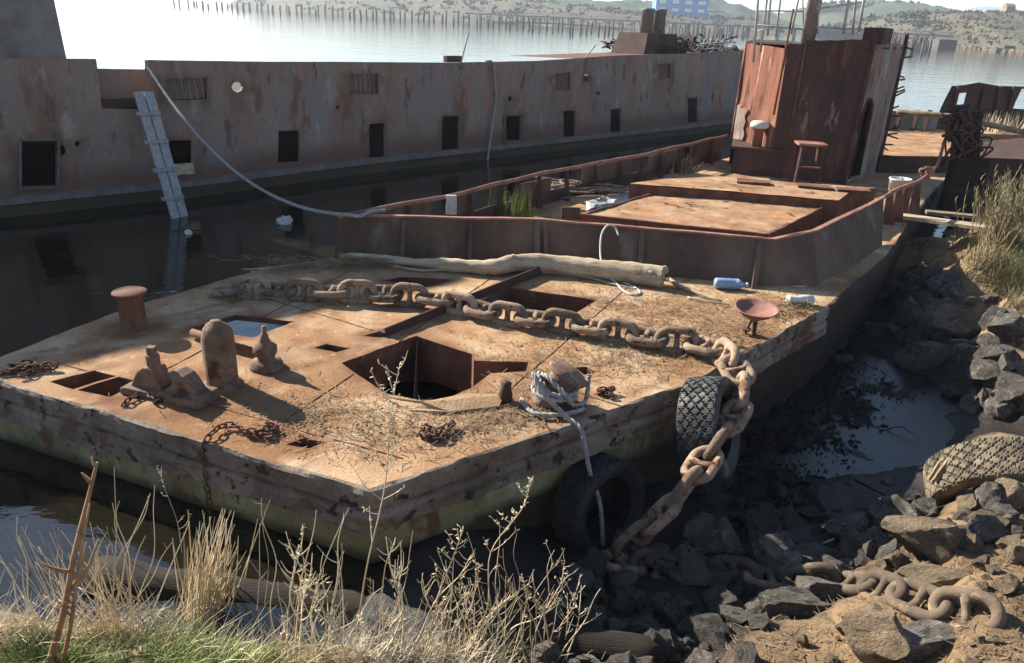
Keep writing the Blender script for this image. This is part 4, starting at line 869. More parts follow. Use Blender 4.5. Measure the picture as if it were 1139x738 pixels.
grass_mass('dry_grass', 3600, [(160, 700, 80, 20), (300, 720, 60, 16), (430, 728, 70, 16), (540, 735, 50, 14), (60, 690, 40, 16)], .05, .17, .0035, 'straw', 'dry straw coloured grass along the edge of the near bank', 'grass', .7)
grass_mass('bank_grass', 4200, [(1125, 285, 22, 24), (1110, 250, 22, 10), (1135, 325, 14, 12), (1090, 285, 22, 20), (1150, 260, 30, 30)], .05, .22, .010, 'olive', 'dry olive grass on the bank at the right edge', 'grass', .7)
grass_mass('bank_green_grass', 900, [(1130, 312, 14, 10), (1138, 285, 12, 16)], .04, .14, .010, 'grass', 'yellow green grass tuft on the right bank', 'grass', .7)
def weed(name, base, tip, r_, nb, mt, label, group=None, seeds=0, lean=.06, blen=.22, cat='weed'):
    mb = MB(); base = Vector(base); tip = Vector(tip); L_ = (tip-base).length
    mid = [base.lerp(tip, t)+Vector((R.uniform(-1, 1), R.uniform(-1, 1), 0))*lean*L_*math.sin(PI*t) for t in (0, .3, .6, .85, 1)]
    pth = curve(mid, 6); k = len(pth); mb.tube(pth, [r_*(1-.65*i/k) for i in range(k)], 5)
    def seed_at(p, s):
        d = Vector((R.uniform(-1, 1), R.uniform(-1, 1), R.uniform(-.3, 1))).normalized()*s
        mb.tube([p, p+d*.6, p+d*1.5], [s*.12, s*.24, s*.06], 4)
    for i in range(nb):
        j = int(k*R.uniform(.3, .97)); p = pth[min(j, k-1)]; a = R.uniform(0, 2*PI); bl = blen*L_*R.uniform(.4, 1)*(1.2-j/k)
        d = Vector((math.cos(a)*.8, math.sin(a)*.5, R.uniform(.3, 1.0))).normalized()
        q_ = [p, p+d*bl*.5+Vector((0, 0, R.uniform(-.1, .1)*bl)), p+d*bl+Vector((0, 0, .25*bl))]; mb.tube(curve(q_, 3), [r_*.5]*4+[r_*.4, r_*.3, r_*.22], 4)
        for s in range(seeds): seed_at(q_[1].lerp(q_[2], R.random()), r_*R.uniform(2, 4))
    for s in range(seeds*5): seed_at(pth[int(k*R.uniform(.6, .999))], r_*R.uniform(2, 4))
    return tag(mb.build(name, mt, None, True), label, cat, group)
def W_(u0, v0, u1, v1, yy=None):
    b_ = T(u0, v0); return b_-Vector((0, 0, .03)), Y(u1, v1, b_.y+R.uniform(-.05, .1))
g1 = 'thin bare straw stalks on the near bank'
# notable stalks
b_, t_ = W_(50, 742, 108, 515); weed('broken_stalk', b_, t_, .015, 6, 'stalk', 'thick brown broken stalk with shredded top at the left of the near bank', lean=.012, cat='stalk')
b_, t_ = W_(66, 742, 100, 560); weed('broken_stalk', b_, t_, .010, 5, 'stalk', 'shorter brown stalk crossing the thick broken stalk at the left', lean=.015, blen=.15, cat='stalk')
b_, t_ = W_(128, 690, 127, 520); weed('straw_stalk', b_, t_, .004, 0, 'straw', 'single tall pale stalk just right of the thick brown broken stalk', lean=.01, cat='stalk')
b_, t_ = W_(215, 660, 178, 525); weed('seed_weed', b_, t_, .003, 6, 'straw', 'slender weed with small seed heads between the brown stalk and the straw bundle', seeds=4)
b_, t_ = W_(395, 715, 445, 405); weed('tall_weed', b_, t_, .005, 14, 'straw', 'tallest dry weed reaching up across the barge corner to the big opening', seeds=5, lean=.02)
b_, t_ = W_(340, 700, 338, 585); weed('twig_weed', b_, t_, .005, 7, 'straw', 'knobbly upright weed just left of the tallest weed', seeds=1)
b_, t_ = W_(515, 720, 590, 535); weed('plume_weed', b_, t_, .005, 10, 'straw', 'dry weed with a feathery plume in front of the dark hull side', seeds=6)
b_, t_ = W_(470, 735, 515, 590); weed('branching_weed', b_, t_, .005, 12, 'straw', 'branching weed between the tallest weed and the feathery plume', seeds=2)
b_, t_ = W_(620, 745, 580, 640); weed('branching_weed', b_, t_, .005, 10, 'straw', 'bushy dry weed leaning left at the right end of the near bank', seeds=4)
b_, t_ = W_(612, 745, 668, 655); weed('straw_stalk', b_, t_, .005, 0, 'straw', 'single curved pale stalk at the right end of the near bank', lean=.08, cat='stalk')
for i in range(60):
    u = R.choice([R.uniform(20, 160), R.uniform(260, 640), R.uniform(300, 600)]); v = lerp(705, 740, min(1, max(0, (u-100)/500)))+R.uniform(-5, 10); b_, t_ = W_(u, v, u+R.gauss(10, 35), v-R.uniform(50, 170))
    weed('straw_stalk', b_, t_, R.uniform(.0025, .004), R.choice([0, 0, 1, 2]), 'straw', 'thin bare straw stalk standing on the edge of the near bank', g1, cat='stalk', lean=.05)
g2 = 'tangled branching weeds on the near bank'
for i in range(40):
    u = R.uniform(300, 640); b_, t_ = W_(u, 735+R.uniform(-14, 8), u+R.gauss(15, 40), R.uniform(600, 690)); weed('branching_weed', b_, t_, R.uniform(.003, .005), R.randrange(5, 12), 'straw', 'tangled branching dry weed on the right half of the near bank', g2, seeds=R.choice([0, 1, 2]), lean=.1, blen=.35)
# bundle of straw
mb = MB()
for i in range(120):
    u = R.gauss(225, 14); g = T(u, R.uniform(688, 706)); tp = Y(R.gauss(238, 16)+(u-225)*.8, R.uniform(565, 650), g.y+R.uniform(-.15, .1)); m_ = g.lerp(tp, .5)+Vector((R.uniform(-.04, .04), 0, 0)); mb.tube(curve([g, m_, tp], 3), [.0034]*4+[.003, .0022, .0014], 4)
tag(mb.build('straw_bundle', 'straw', None, True), 'upright sheaf of dry straw left of centre on the near bank', 'straw clump', kind='stuff')
mb = MB()
for i in range(110):
    u = R.gauss(85, 32); g = T(u+25, R.uniform(675, 715)); tp = Y(u-R.uniform(-10, 45), R.uniform(585, 680), g.y+R.uniform(-.1, .15)); m_ = g.lerp(tp, .5)+Vector((R.uniform(-.04, .04), 0, .02)); mb.tube(curve([g, m_, tp], 3), [.0022]*4+[.002, .0014, .001], 4)
tag(mb.build('straw_clump', 'straw', None, True), 'loose fan of fine straw at the left beside the thick brown stalk', 'straw clump', kind='stuff')
# shrub on the right
mb = MB()
for i in range(170):
    g = T(R.gauss(1115, 18), R.uniform(255, 285)); a = R.uniform(0, 2*PI); h_ = R.uniform(.4, 1.0); tp = g+Vector((math.cos(a)*.4*R.random()-.1, math.sin(a)*.3*R.random(), h_)); m_ = g.lerp(tp, .5)+Vector((R.uniform(-.06, .06), R.uniform(-.06, .06), .03)); c_ = curve([g, m_, tp], 4); mb.tube(c_, [.007*(1-.7*k/len(c_)) for k in range(len(c_))], 4)
    for k in range(7):
        p = c_[R.randrange(3, len(c_))]; b_ = R.uniform(0, 2*PI); blade(mb, p, Vector((math.cos(b_), math.sin(b_))), R.uniform(.04, .12), .012, R.uniform(.02, .08), 2)
tag(mb.build('dry_shrub', 'olive', None, False, False), 'dry twiggy shrub at the right edge over the far puddle', 'shrub')
# grass tuft behind bulwark, litter on deck
mb = MB(); c_ = P(572, 240, D)
for i in range(110): a = R.uniform(0, 2*PI); blade(mb, c_+Vector((R.gauss(0, .17), R.gauss(-.1, .08), 0)), Vector((math.cos(a), math.sin(a))), R.uniform(.3, .5), .010, R.uniform(.02, .12))
tag(mb.build('grass_tuft', 'grass', None, False, False), 'green grass tuft growing behind the bulwark top', 'grass tuft')
mb = MB(); c_ = P(757, 192, D)
for i in range(120): a = R.uniform(0, 2*PI); blade(mb, c_+Vector((R.gauss(0, .15), R.gauss(0, .1), 0)), Vector((math.cos(a), math.sin(a))), R.uniform(.1, .4), .02, R.uniform(.02, .2))
tag(mb.build('grass_tuft', 'olive', None, False, False), 'olive grass tuft left of the deckhouse base', 'grass tuft')
mb = MB()
zones = [(400, 468, 60, 14, 420), (350, 455, 30, 10, 160), (600, 460, 40, 12, 260), (700, 400, 60, 14, 420), (800, 350, 60, 16, 700), (650, 330, 80, 8, 300), (420, 297, 40, 5, 320), (870, 345, 40, 14, 420), (540, 465, 30, 14, 260), (700, 340, 60, 10, 300), (760, 370, 50, 14, 400), (340, 300, 25, 4, 160), (760, 360, 90, 28, 1500), (640, 400, 90, 22, 700), (560, 470, 60, 18, 500), (380, 470, 90, 22, 500), (450, 500, 50, 12, 120), (250, 430, 60, 14, 120)]
for (u, v, ru, rv, n_) in zones:
    n_ = int(n_*1.4)
    for i in range(n_):
        p = P(u+R.gauss(0, ru), v+R.gauss(0, rv), D)
        x = Vector((p.x, p.y))
        e_ = (x-Vector((-.85, 4.11))).dot(Vector((.6, -.8)))
        if e_ > -.06 or (x-Vector((1.45, 5.83))).dot(Vector((.737, -.676))) > -.06: continue
        if (x-Vector((-.85, 4.11))).dot(Vector((-.373, -.928))) > -.1: continue
        if any(in_(p.x, p.y, h) for h in HOLES): continue
        z = deckz(p.x, p.y); a = R.uniform(0, 2*PI)
        if R.random() < .6:
            l_ = R.uniform(.03, .13); d = Vector((math.cos(a), math.sin(a), 0))*l_; s_ = Vector((-d.y, d.x, 0)).normalized()*R.uniform(.0015, .004); o_ = Vector((p.x, p.y, z+.006)); up = Vector((0, 0, R.uniform(0, .03)))
            mb.add([o_-s_, o_+s_, o_+d+s_+up, o_+d-s_+up], [(0, 1, 2, 3)])
        else:
            s_ = R.uniform(.003, .010)*(1 if R.random() < .93 else 2.2); o_ = Vector((p.x, p.y, z)); mb.add([o_+Vector((math.cos(a+k*1.57)*s_, math.sin(a+k*1.57)*s_*R.uniform(.6, 1.2), 0)) for k in range(4)]+[o_+Vector((R.uniform(-.3, .3)*s_, R.uniform(-.3, .3)*s_, s_*R.uniform(.4, .9)))], [(0, 1, 4), (1, 2, 4), (2, 3, 4), (3, 0, 4)])
tag(mb.build('deck_litter', 'litter', None, False, False), 'bits of straw, bark and dirt strewn over the barge deck', 'litter', kind='stuff')
mb = MB()
for (c_, n_, sp) in [(P(405, 297, D), 150, .25), (P(320, 297, D), 90, .25), (P(790, 385, D), 60, .16), (P(860, 345, D), 90, .22)]:
    for i in range(n_):
        a = R.uniform(0, 2*PI); l_ = R.uniform(.08, .3); p = c_+Vector((R.gauss(0, sp), R.gauss(0, sp*.4), R.uniform(.005, .09))); d = Vector((math.cos(a), math.sin(a)*.6, R.uniform(-.1, .1)))*l_; mb.tube([p, p+d*.5+Vector((0, 0, .02)), p+d], [.004, .004, .002], 4)
tag(mb.build('reed_litter', 'litter', None, False, False), 'washed up reed stems gathered on the barge deck', 'litter', kind='stuff')
mb = MB()
for i in range(2400):
    u, v = R.uniform(740, 1139), R.uniform(590, 738)
    if v < 738-(u-740)*.55: continue
    p = T(u, v); a = R.uniform(0, 2*PI); l_ = R.uniform(.02, .08); d = Vector((math.cos(a), math.sin(a), R.uniform(-.1, .3)))*l_; s_ = Vector((-d.y, d.x, 0)).normalized()*R.uniform(.002, .006); p += Vector((0, 0, .006)); mb.add([p-s_, p+s_, p+d+s_*.4, p+d-s_*.4], [(0, 1, 2, 3)])
tag(mb.build('bark_litter', 'litter', None, False, False), 'wood chips and dry stems on the sunlit soil at bottom right', 'litter', kind='stuff')
# ------------------------------------------------------------------ the big ship behind
SP = [Vector(p) for p in [(-16.5, 5.2), (-11.0, 10.1), (-8.39, 12.18), (-6.1, 14.15), (-3.5, 17.0), (3.27, 23.68), (7.0, 27.4), (12.5, 32.4)]]
SL = [0]
for a, b in zip(SP, SP[1:]): SL.append(SL[-1]+(b-a).length)
def ship_at(s, z, off=0):
    s = min(max(s, 0), SL[-1]-1e-6); i = max(k for k in range(len(SL)-1) if SL[k] <= s); t = (s-SL[i])/(SL[i+1]-SL[i]); p = SP[i].lerp(SP[i+1], t); d = (SP[i+1]-SP[i]).normalized()
    return Vector((p.x+d.y*off, p.y-d.x*off, z))       # positive offset: towards the barge
def sz(u, v):
    for i in range(len(SP)-1):
        w = Wp(u, v, SP[i], SP[i+1]); t = (w.xy-SP[i]).dot(SP[i+1]-SP[i])/(SP[i+1]-SP[i]).length_squared
        if w.y > 0 and -.02 <= t <= 1.02: return (SL[i]+t*(SL[i+1]-SL[i]), w.z)
ship = thing('derelict_ship', 'long rusty ship hull afloat behind the barge with square cut openings', 'ship', (-3.5, 19, 0))
tops = [(0, 2.5)]+[sz(u, v) for u, v in [(0, 65), (107, 66), (109, 78), (113, 121), (163, 122), (162, 67), (300, 69), (500, 70), (600, 68), (690, 62), (760, 60), (812, 57)]]+[(SL[-1], 2.75)]
doors = [(24, 158, 63, 208), (188, 156, 213, 190), (309, 146, 333, 181), (410, 138, 428, 178), (493, 130, 511, 170), (563, 130, 579, 157), (627, 124, 640, 153), (679, 122, 691, 151), (765, 110, 776, 137)]
vents = [(186, 88, 231, 112), (390, 83, 421, 106), (618, 82, 635, 101), (732, 72, 746, 88)]
sh = [[sz(a, b), sz(c_, b+(-1 if c_ > 300 else 0)), sz(c_, d-1), sz(a, d)] for a, b, c_, d in doors]
sh += [[sz(a, b), sz(c_, b-1), sz(c_, d-1), sz(a, d)] for a, b, c_, d in vents]
def rnd(u, v, r_): return [sz(u+r_*math.cos(k*PI/4), v+r_*math.sin(k*PI/4)) for k in range(8)]
sh += [rnd(264, 97, 6), rnd(653, 87, 5), rnd(68, 168, 6), rnd(86, 160, 3), rnd(376, 120, 2), rnd(568, 110, 3), rnd(665, 104, 2)]
sh = [[(s, z) for s, z in h] for h in sh]
vv, ff, rg = sheet(tops+[(SL[-1], -.5), (0, -.5)], sh, .17, None)
mb = MB()
def bulge(s, z): return .045*noise.noise(Vector((s*.8, z*.8, 0)))+.022*noise.noise(Vector((s*2.5, z*2, 4)))+.009*math.cos(2*PI*s/.75)
for off in (0, -.05): mb.add([ship_at(p.x, p.y, off+bulge(p.x, p.y)) for p in vv], ff)
shull = mb.build('hull', 'ship', ship, False, False)
at = shull.data.attributes.new('stain', 'FLOAT', 'POINT'); st_v = []
for p in vv:
    a = .25*(abs((p.x % 3.0)-1.5) > 1.46)
    for h in sh:
        x0, x1 = min(q[0] for q in h), max(q[0] for q in h); zb = min(q[1] for q in h); zt = max(q[1] for q in h)
        if x0-.12 < p.x < x1+.12 and p.y < zt+.05:
            d_ = zb-p.y; nz_ = .5+.9*noise.noise(Vector((p.x*7, p.y*.8, 3)))
            a = max(a, nz_*math.exp(-max(0, d_)/.45))
    st_v.append(min(1, max(0, a)))
at.data.foreach_set('value', st_v+st_v)
nt = MT['ship'].node_tree; b = nt.nodes['Principled BSDF']; src = b.inputs['Base Color'].links[0].from_socket; x = nt.nodes.new('ShaderNodeMix'); x.data_type = 'RGBA'; an = nt.nodes.new('ShaderNodeAttribute'); an.attribute_name = 'stain'
nt.links.new(an.outputs['Fac'], x.inputs[0]); nt.links.new(src, x.inputs[6]); x.inputs[7].default_value = (.115, .055, .034, 1); nt.links.new(x.outputs[2], b.inputs['Base Color'])
for ri, ring in enumerate(rg[1:]):
    mb = MB(); n = len(ring); th = .05
    mb.add([ship_at(p.x, p.y, bulge(p.x, p.y)+.004) for p in ring]+[ship_at(p.x, p.y, bulge(p.x, p.y)-.055) for p in ring], [(i, (i+1) % n, n+(i+1) % n, n+i) for i in range(n)])
    mb.build('opening_edge', 'shipgrey', ship, False, False)
for k, (a, b, c_, d) in enumerate(vents):
    mb = MB(); A_, B_, C_, D_ = sz(a, b), sz(c_, b-1), sz(c_, d-1), sz(a, d)
    mb.add([ship_at(A_[0]-.06, A_[1]+.06, -.13), ship_at(B_[0]+.06, B_[1]+.06, -.13), ship_at(C_[0]+.06, C_[1]-.06, -.13), ship_at(D_[0]-.06, D_[1]-.06, -.13)]+[ship_at(A_[0]-.06, A_[1]+.06, -.05), ship_at(B_[0]+.06, B_[1]+.06, -.05), ship_at(C_[0]+.06, C_[1]-.06, -.05), ship_at(D_[0]-.06, D_[1]-.06, -.05)], [(0, 1, 2, 3), (0, 1, 5, 4), (1, 2, 6, 5), (2, 3, 7, 6), (3, 0, 4, 7)]); vo = mb.build('vent', 'ship', ship, False, False)
    mb = MB(); nb = 6
    for i in range(1, nb):
        s_ = lerp(A_[0], B_[0], i/nb); mb.bar(ship_at(s_, A_[1], -.05), ship_at(s_+.03, D_[1], -.05), .045, .02)
    mb.build('bars', 'ship', vo)
for k in (0, 5):
    a, b, c_, d = doors[k]; mb = MB(); q_ = [sz(a-2, b-2), sz(c_+2, b-3), sz(c_+2, d+1), sz(a-2, d+2)]
    mb.tube([ship_at(*x, .02) for x in q_+q_[:1]], .03, 6); mb.build('opening_frame', 'beltgrey', ship, True)
mb = MB(); ss = np.arange(0, SL[-1], .35)
vs = []
for s in ss:
    w = .01*noise.noise(Vector((s, 0, 7)))
    vs += [ship_at(s, .34, .0), ship_at(s, .31, .09+w), ship_at(s, .22+w, .10), ship_at(s, .18+w*2, .0)]
mb.add(vs, [(i*4+j, (i+1)*4+j, (i+1)*4+j+1, i*4+j+1) for i in range(len(ss)-1) for j in range(3)]); mb.build('belting', 'beltgrey', ship, False, False)
mb = MB(); vs = []
for s in ss: vs += [ship_at(s, 1.75, -.05), ship_at(s, 1.8, -4.2), ship_at(s, 2.05, -4.25), ship_at(s, -.5, -4.3)]
mb.add(vs, [(i*4+j, (i+1)*4+j, (i+1)*4+j+1, i*4+j+1) for i in range(len(ss)-1) for j in (0,)]+[(i*4+1, (i+1)*4+1, (i+1)*4+3, i*4+3) for i in range(len(ss)-1)]); mb.build('ship_deck', 'rustdark', ship, False, False)
# inner plate behind the bulwark gap
mb = MB(); A_, B_ = sz(100, 77), sz(175, 78); mb.plate([ship_at(A_[0], 1.6, -.5), ship_at(B_[0], 1.6, -.5), ship_at(B_[0], B_[1]-.03, -.5), ship_at(A_[0], A_[1]-.03, -.5)], (-.03, .03, 0)); mb.build('inner_bulwark', 'ship', ship)
# left superstructure
s1 = sz(68, 63)[0]+.2; q_ = [ship_at(s1, 0, -.5), ship_at(s1, 0, -3.4), ship_at(s1-7, 0, -3.4), ship_at(s1-7, 0, -.5)]
mb = MB(); mb.add([(p.x, p.y, 1.7) for p in q_]+[(p.x*1.0+(-.12 if k < 2 else 0), p.y-(.1 if k < 2 else 0), 5.6) for k, p in enumerate(q_)], [(0, 1, 2, 3), (4, 5, 6, 7), (0, 1, 5, 4), (1, 2, 6, 5), (2, 3, 7, 6), (3, 0, 4, 7)]); mb.build('superstructure', 'shipgrey', ship)
# raised after deck, vents, scrap
sA, sB = sz(640, 64)[0], SL[-1]-.2
mb = MB(); n = 12
vs = []
for i in range(n+1):
    s = lerp(sA, sB, i/n); zt = lerp(2.42, 2.70, i/n); vs += [ship_at(s, zt-.05, -.06), ship_at(s, zt-.13, -2.6)]
mb.add(vs, [(i*2, i*2+2, i*2+3, i*2+1) for i in range(n)]); mb.build('after_deck', 'rust', ship, False, False)
sv_ = sz(724, 60)[0]+1.75
def along(s, off, z): return ship_at(s, z, off)
mb = MB(); bs = [along(sv_-.9, -.9, 2.4), along(sv_+.95, -.9, 2.4), along(sv_+.95, -2.2, 2.4), along(sv_-.9, -2.2, 2.4)]; tp = [along(sv_-.65, -1.0, 3.02), along(sv_+.9, -1.0, 3.02), along(sv_+.9, -2.1, 3.02), along(sv_-.65, -2.1, 3.02)]
mb.add(bs+tp, [(3, 2, 1, 0), (4, 5, 6, 7), (0, 1, 5, 4), (1, 2, 6, 5), (2, 3, 7, 6), (3, 0, 4, 7)]); vh = mb.build('vent_housing', 'rustdark', ship)
for s_ in (-.22, .42):
    mb = MB(); mb.lathe(along(sv_+s_, -1.4, 3.0), [(.2, 0), (.2, .62), (.225, .64), (.225, .70), (.20, .74), (.001, .75)], 18); mb.build('vent_pipe', 'ventgrey', vh, True)
mb = MB(); s0 = sz(757, 58)[0]; sE = sz(812, 56)[0]+1.5
for i in range(330):
    s = R.uniform(s0, sE); t = (s-s0)/(sE-s0); c_ = along(s, R.uniform(-3.2, -.5), 2.45+R.random()**1.3*(.22+.28*t)); a = Vector((R.gauss(0, 1), R.gauss(0, 1), R.gauss(0, .6))).normalized()*R.uniform(.06, .28)
    if R.random() < .8: mb.bar(c_-a, c_+a, R.uniform(.03, .09), R.uniform(.02, .06))
    else: mb.tube(curve([c_-a, c_+Vector((0, 0, R.uniform(.05, .12))), c_+a], 3), R.uniform(.02, .04), 5)
tag(mb.build('scrap_heap', 'rustdark'), 'heap of dark twisted scrap metal on the ship stern deck', 'scrap heap', kind='stuff')
ld = thing('broken_grating', 'pale broken steel grating leaning on the scrap heap by the deckhouse', 'grating', along(sz(795, 58)[0], -.5, 2.5))
for i in range(6):
    mb = MB(); a = Y(778+i*7, 58-i*.3, 25.2); b_ = Y(784+i*7, 44, 25.4); mb.tube([a, b_], .02, 6); mb.build('bar', 'steelbar', ld, True)
for v in (49, 55):
    mb = MB(); mb.tube([Y(778, v, 25.3), Y(818, v-2, 25.3)], .02, 6); mb.build('bar', 'steelbar', ld, True)
# small things on the rail of the ship
mb = MB(); a = Y(512, 69, 18.9); b_ = Y(522, 33, 18.9); mb.tube([a-Vector((0, 0, .1)), b_], .018, 6); tag(mb.build('pole', 'steelbar', None, True), 'thin pole sticking up from the middle of the ship rail', 'pole')
mb = MB(); mb.box(along(sz(508, 68)[0], -.15, 2.38), .45, .12, .14, Matrix.Rotation(.78, 3, 'Z')); mb.build('rail_bracket', 'rustdark', ship)
mb = MB(); a = Y(650, 62, 22.4); b_ = Y(663, 50, 22.4); mb.tube([a-Vector((0, 0, .1)), b_], .018, 6); tag(mb.build('pole', 'steelbar', None, True), 'short slanting pole on the ship rail left of the twin vent pipes', 'pole')
# hanging rope on ship
mb = MB(); hp_ = [(538, 69, .06), (545, 70, .1), (548, 92, .08), (549, 112, .08), (545, 140, .08), (541, 165, .1), (538, 182, .14), (535, 196, .2)]
pts = []
for u, v, o_ in hp_:
    x = sz(u, v); pts.append(ship_at(x[0], x[1], o_))
rope_mb(mb, curve(pts, 6), .03); tag(mb.build('hanging_rope', 'rope', None, True), 'thick grey rope hanging down the middle of the ship side', 'rope')
# rope from the ship to the barge
a = ship_at(*sz(163, 74), .05); b_ = P(388, 239, 1.14)
mb = MB(); pts = [a+Vector((0, 0, .1))]
best = None
for i in range(0, 41):
    t = i/40; p = a.lerp(b_, t); p.z -= 4*.62*t*(1-t); pts.append(p)
rope_mb(mb, pts, .024); rope_mb(mb, curve([b_, P(400, 241, 1.13), P(412, 236, 1.13), P(430, 234, 1.13)], 5), .024)
tag(mb.build('mooring_line', 'rope', None, True), 'pale mooring line sagging from the ship bulwark gap to the barge corner', 'rope')
# plank ladder
lad = thing('plank_ladder', 'grey plank ladder with cleats leaning from the ship bulwark gap into the water', 'ladder', P(200, 244, 0))
tA, tB = ship_at(*sz(146, 103), .10), ship_at(*sz(168, 102), .10); bA, bB = P(191, 247, -.05), P(209, 243, -.05)
for i in (0, 1):
    t0, t1 = (.0, .47) if i == 0 else (.53, 1.0); mb = MB(); mb.plate([tA.lerp(tB, t0), tA.lerp(tB, t1), bA.lerp(bB, t1), bA.lerp(bB, t0)], (.03, -.03, .02)); mb.wobble(.008, 4).build('plank', 'plank', lad)
for t in (.18, .40, .62, .84):
    mb = MB(); mb.bar(tA.lerp(bA, t)+Vector((-.03, -.06, .04)), tB.lerp(bB, t)+Vector((.05, -.06, .04)), .07, .05); mb.build('cleat', 'plank', lad)
x = ship_at(*sz(200, 187), -.03); mb = MB(); mb.bar(ship_at(*sz(190, 189), .05), ship_at(*sz(214, 187), .05), .2, .03, (.6, -.6, .3)); tag(mb.build('board', 'drift'), 'short pale board stuck in the opening beside the plank ladder', 'board')
# floating scraps
for (u, v, s_, lab) in [(317, 247, .13, 'crumpled white plastic scrap floating near the barge corner'), (209, 259, .06, 'small white scrap floating at the foot of the plank ladder')]:
    c_ = P(u, v, .02); bm = bmesh.new(); bmesh.ops.create_icosphere(bm, subdivisions=3, radius=s_)
    for v_ in bm.verts: v_.co *= 1+.5*noise.noise(v_.co*14); v_.co.z *= .8
    me = bpy.data.meshes.new('scrap'); bm.to_mesh(me); bm.free(); me.materials.append(MT['plasticwhite']); o = bpy.data.objects.new('floating_scrap', me); COL.objects.link(o); o.location = c_; tag(o, lab, 'plastic scrap')
# ------------------------------------------------------------------ wrecks at the right
wr = thing('wrecked_bow', 'broken dark hull section with two openings standing in the water at the right', 'wreck', (14, 24, 0))
A2, B2 = (12.3, 23.7), (17.5, 25.2)
def wq(u, v): p = Wp(u, v, A2, B2); return ((p.xy-Vector(A2)).length*(1 if p.x > A2[0] else -1), p.z)
d2 = (Vector(B2)-Vector(A2)).normalized()
ol = [wq(1036, 152), wq(1048, 120), wq(1060, 96), wq(1075, 95), wq(1090, 92), wq(1112, 96), wq(1150, 97), wq(1180, 100), wq(1180, 160), (0, -.4)]
v2, f2, r2 = sheet(ol, [[wq(1063, 122), wq(1067, 104), wq(1077, 103), wq(1072, 122)], [wq(1127, 121), wq(1136, 99), wq(1150, 99), wq(1142, 122)]], .15, None)
mb = MB(); n2 = Vector((d2.y, -d2.x, 0))
for off in (0, -.05): mb.add([Vector((A2[0]+d2.x*p.x, A2[1]+d2.y*p.x, p.y))+n2*(off+.03*noise.noise(Vector((p.x, p.y, 0))*2)) for p in v2], f2)
wp_ = mb.build('hull_side', 'rustdark', wr, False, False)
for u in (1058, 1088, 1105, 1120): 
    a = Wp(u+6, 96, A2, B2); b_ = Wp(u-4, 140, A2, B2); mb = MB(); mb.bar(a+n2*.06, b_+n2*.06, .08, .08); mb.build('frame', 'rustdark', wr)
mb = MB(); mb.prism([Vector((12.4, 22.2)), Vector((19, 22.6)), Vector((19, 25.6)), Vector((12.8, 23.6))], -.2, .85); mb.wobble(.03, 3).build('deck', 'hatchtop', wr)
mb = MB()
for i in range(500):
    g = Vector((R.uniform(13.2, 18), R.uniform(22.3, 23.5), .85)); a = R.uniform(0, 2*PI); blade(mb, g, Vector((math.cos(a), math.sin(a))), R.uniform(.2, .6), .03, R.uniform(.02, .2))
tag(mb.build('reeds', 'straw', None, False, False), 'dry straw coloured reeds growing on the wrecked hull deck', 'reeds', kind='stuff')
mb = MB(); hb = [P(1090, 160, .75), P(1139, 155, .75), P(1220, 150, .75), P(1230, 190, .75), P(1139, 180, .75), P(1092, 178, .75)]
mb.prism([p.xy for p in hb], -.3, .8); tag(mb.wobble(.02, 3).build('sunken_pontoon', 'rustdark'), 'low dark rusty pontoon between the black post and the right edge', 'pontoon')
mb = MB(); mb.tube([Y(998, 124, 17.5), Y(1060, 130, 17.2), Y(1160, 152, 16.5)], .06, 10); tag(mb.build('long_pole', 'oldwood', None, True), 'long weathered pole spanning from the aft bulwark to the right edge', 'pole')
# black mooring post with tangle
ps = thing('mooring_post', 'black weed covered mooring post with rope tangle beside the side rail', 'mooring post', P(1075, 238, .2))
mb = MB(); p0 = P(1075, 238, .2); y0 = p0.y
for (u, r_, vt) in ((1068, .14, 112), (1080, .16, 118)):
    a = Y(u-3, 240, y0); b_ = Y(u+3, vt, y0); pth = [a.lerp(b_, i/10) for i in range(11)]; mb.tube([Vector((p.x, p.y, p.z-.1)) for p in pth], [r_+.03*noise.noise(p*3) for p in pth], 10)
mb.wobble(.05, 4).build('post', 'wetlog', ps, True)
mb = MB()
for i in range(60):
    c_ = Y(R.gauss(1073, 8), R.uniform(120, 165), y0-.15); mb.tube(curve([c_, c_+Vector((R.uniform(-.25, .25), R.uniform(-.2, .1), R.uniform(-.25, .05))), c_+Vector((R.uniform(-.3, .3), R.uniform(-.2, .1), R.uniform(-.5, 0)))], 4), R.uniform(.012, .03), 5)
mb.build('rope_tangle', 'rustdark', ps, True)
mb = MB(); c_ = Y(1072, 205, y0-.25); mb.box(c_, .62, .3, .95); mb.wobble(.08, 3).build('fender', 'wetlog', ps)
# ------------------------------------------------------------------ far shore
def hill(name, pts, depth_, mt, base=-1, amp=1.0, sc=.03, nb=60, ny=14):
    """pts: (u, v_top, distance); ridge line seen there"""
    q_ = []
    for (u, v, y) in pts: q_.append(Y(u, v, y))
    q_ = curve(q_, max(2, nb//len(pts))); vs = []; n = len(q_)
    for p in q_:
        for j in range(ny):
            t = j/(ny-1); f_ = math.sin(min(1, t*1.6)*PI/2) if t < .625 else math.cos((t-.625)/.375*PI/2)**.7
            w = Vector((p.x, p.y+depth_*(t-.625), base+(p.z-base)*f_)); k = amp*f_
            w.z += k*(noise.noise(w*sc)+.6*noise.noise(w*sc*3)+.4*abs(noise.noise(w*sc*9))); vs.append(w)
    mb = MB(); mb.add(vs, [(i*ny+j, (i+1)*ny+j, (i+1)*ny+j+1, i*ny+j+1) for i in range(n-1) for j in range(ny-1)])
    return structure(mb.build(name, mt, None, True))
hill('hill', [(1360, 8, 330), (1250, 12, 320), (1139, 15, 300), (1080, 15, 300), (1020, 14, 310), (985, 22, 330), (930, 32, 350)], 130, 'hillbrown', amp=1.6, nb=140, ny=34)
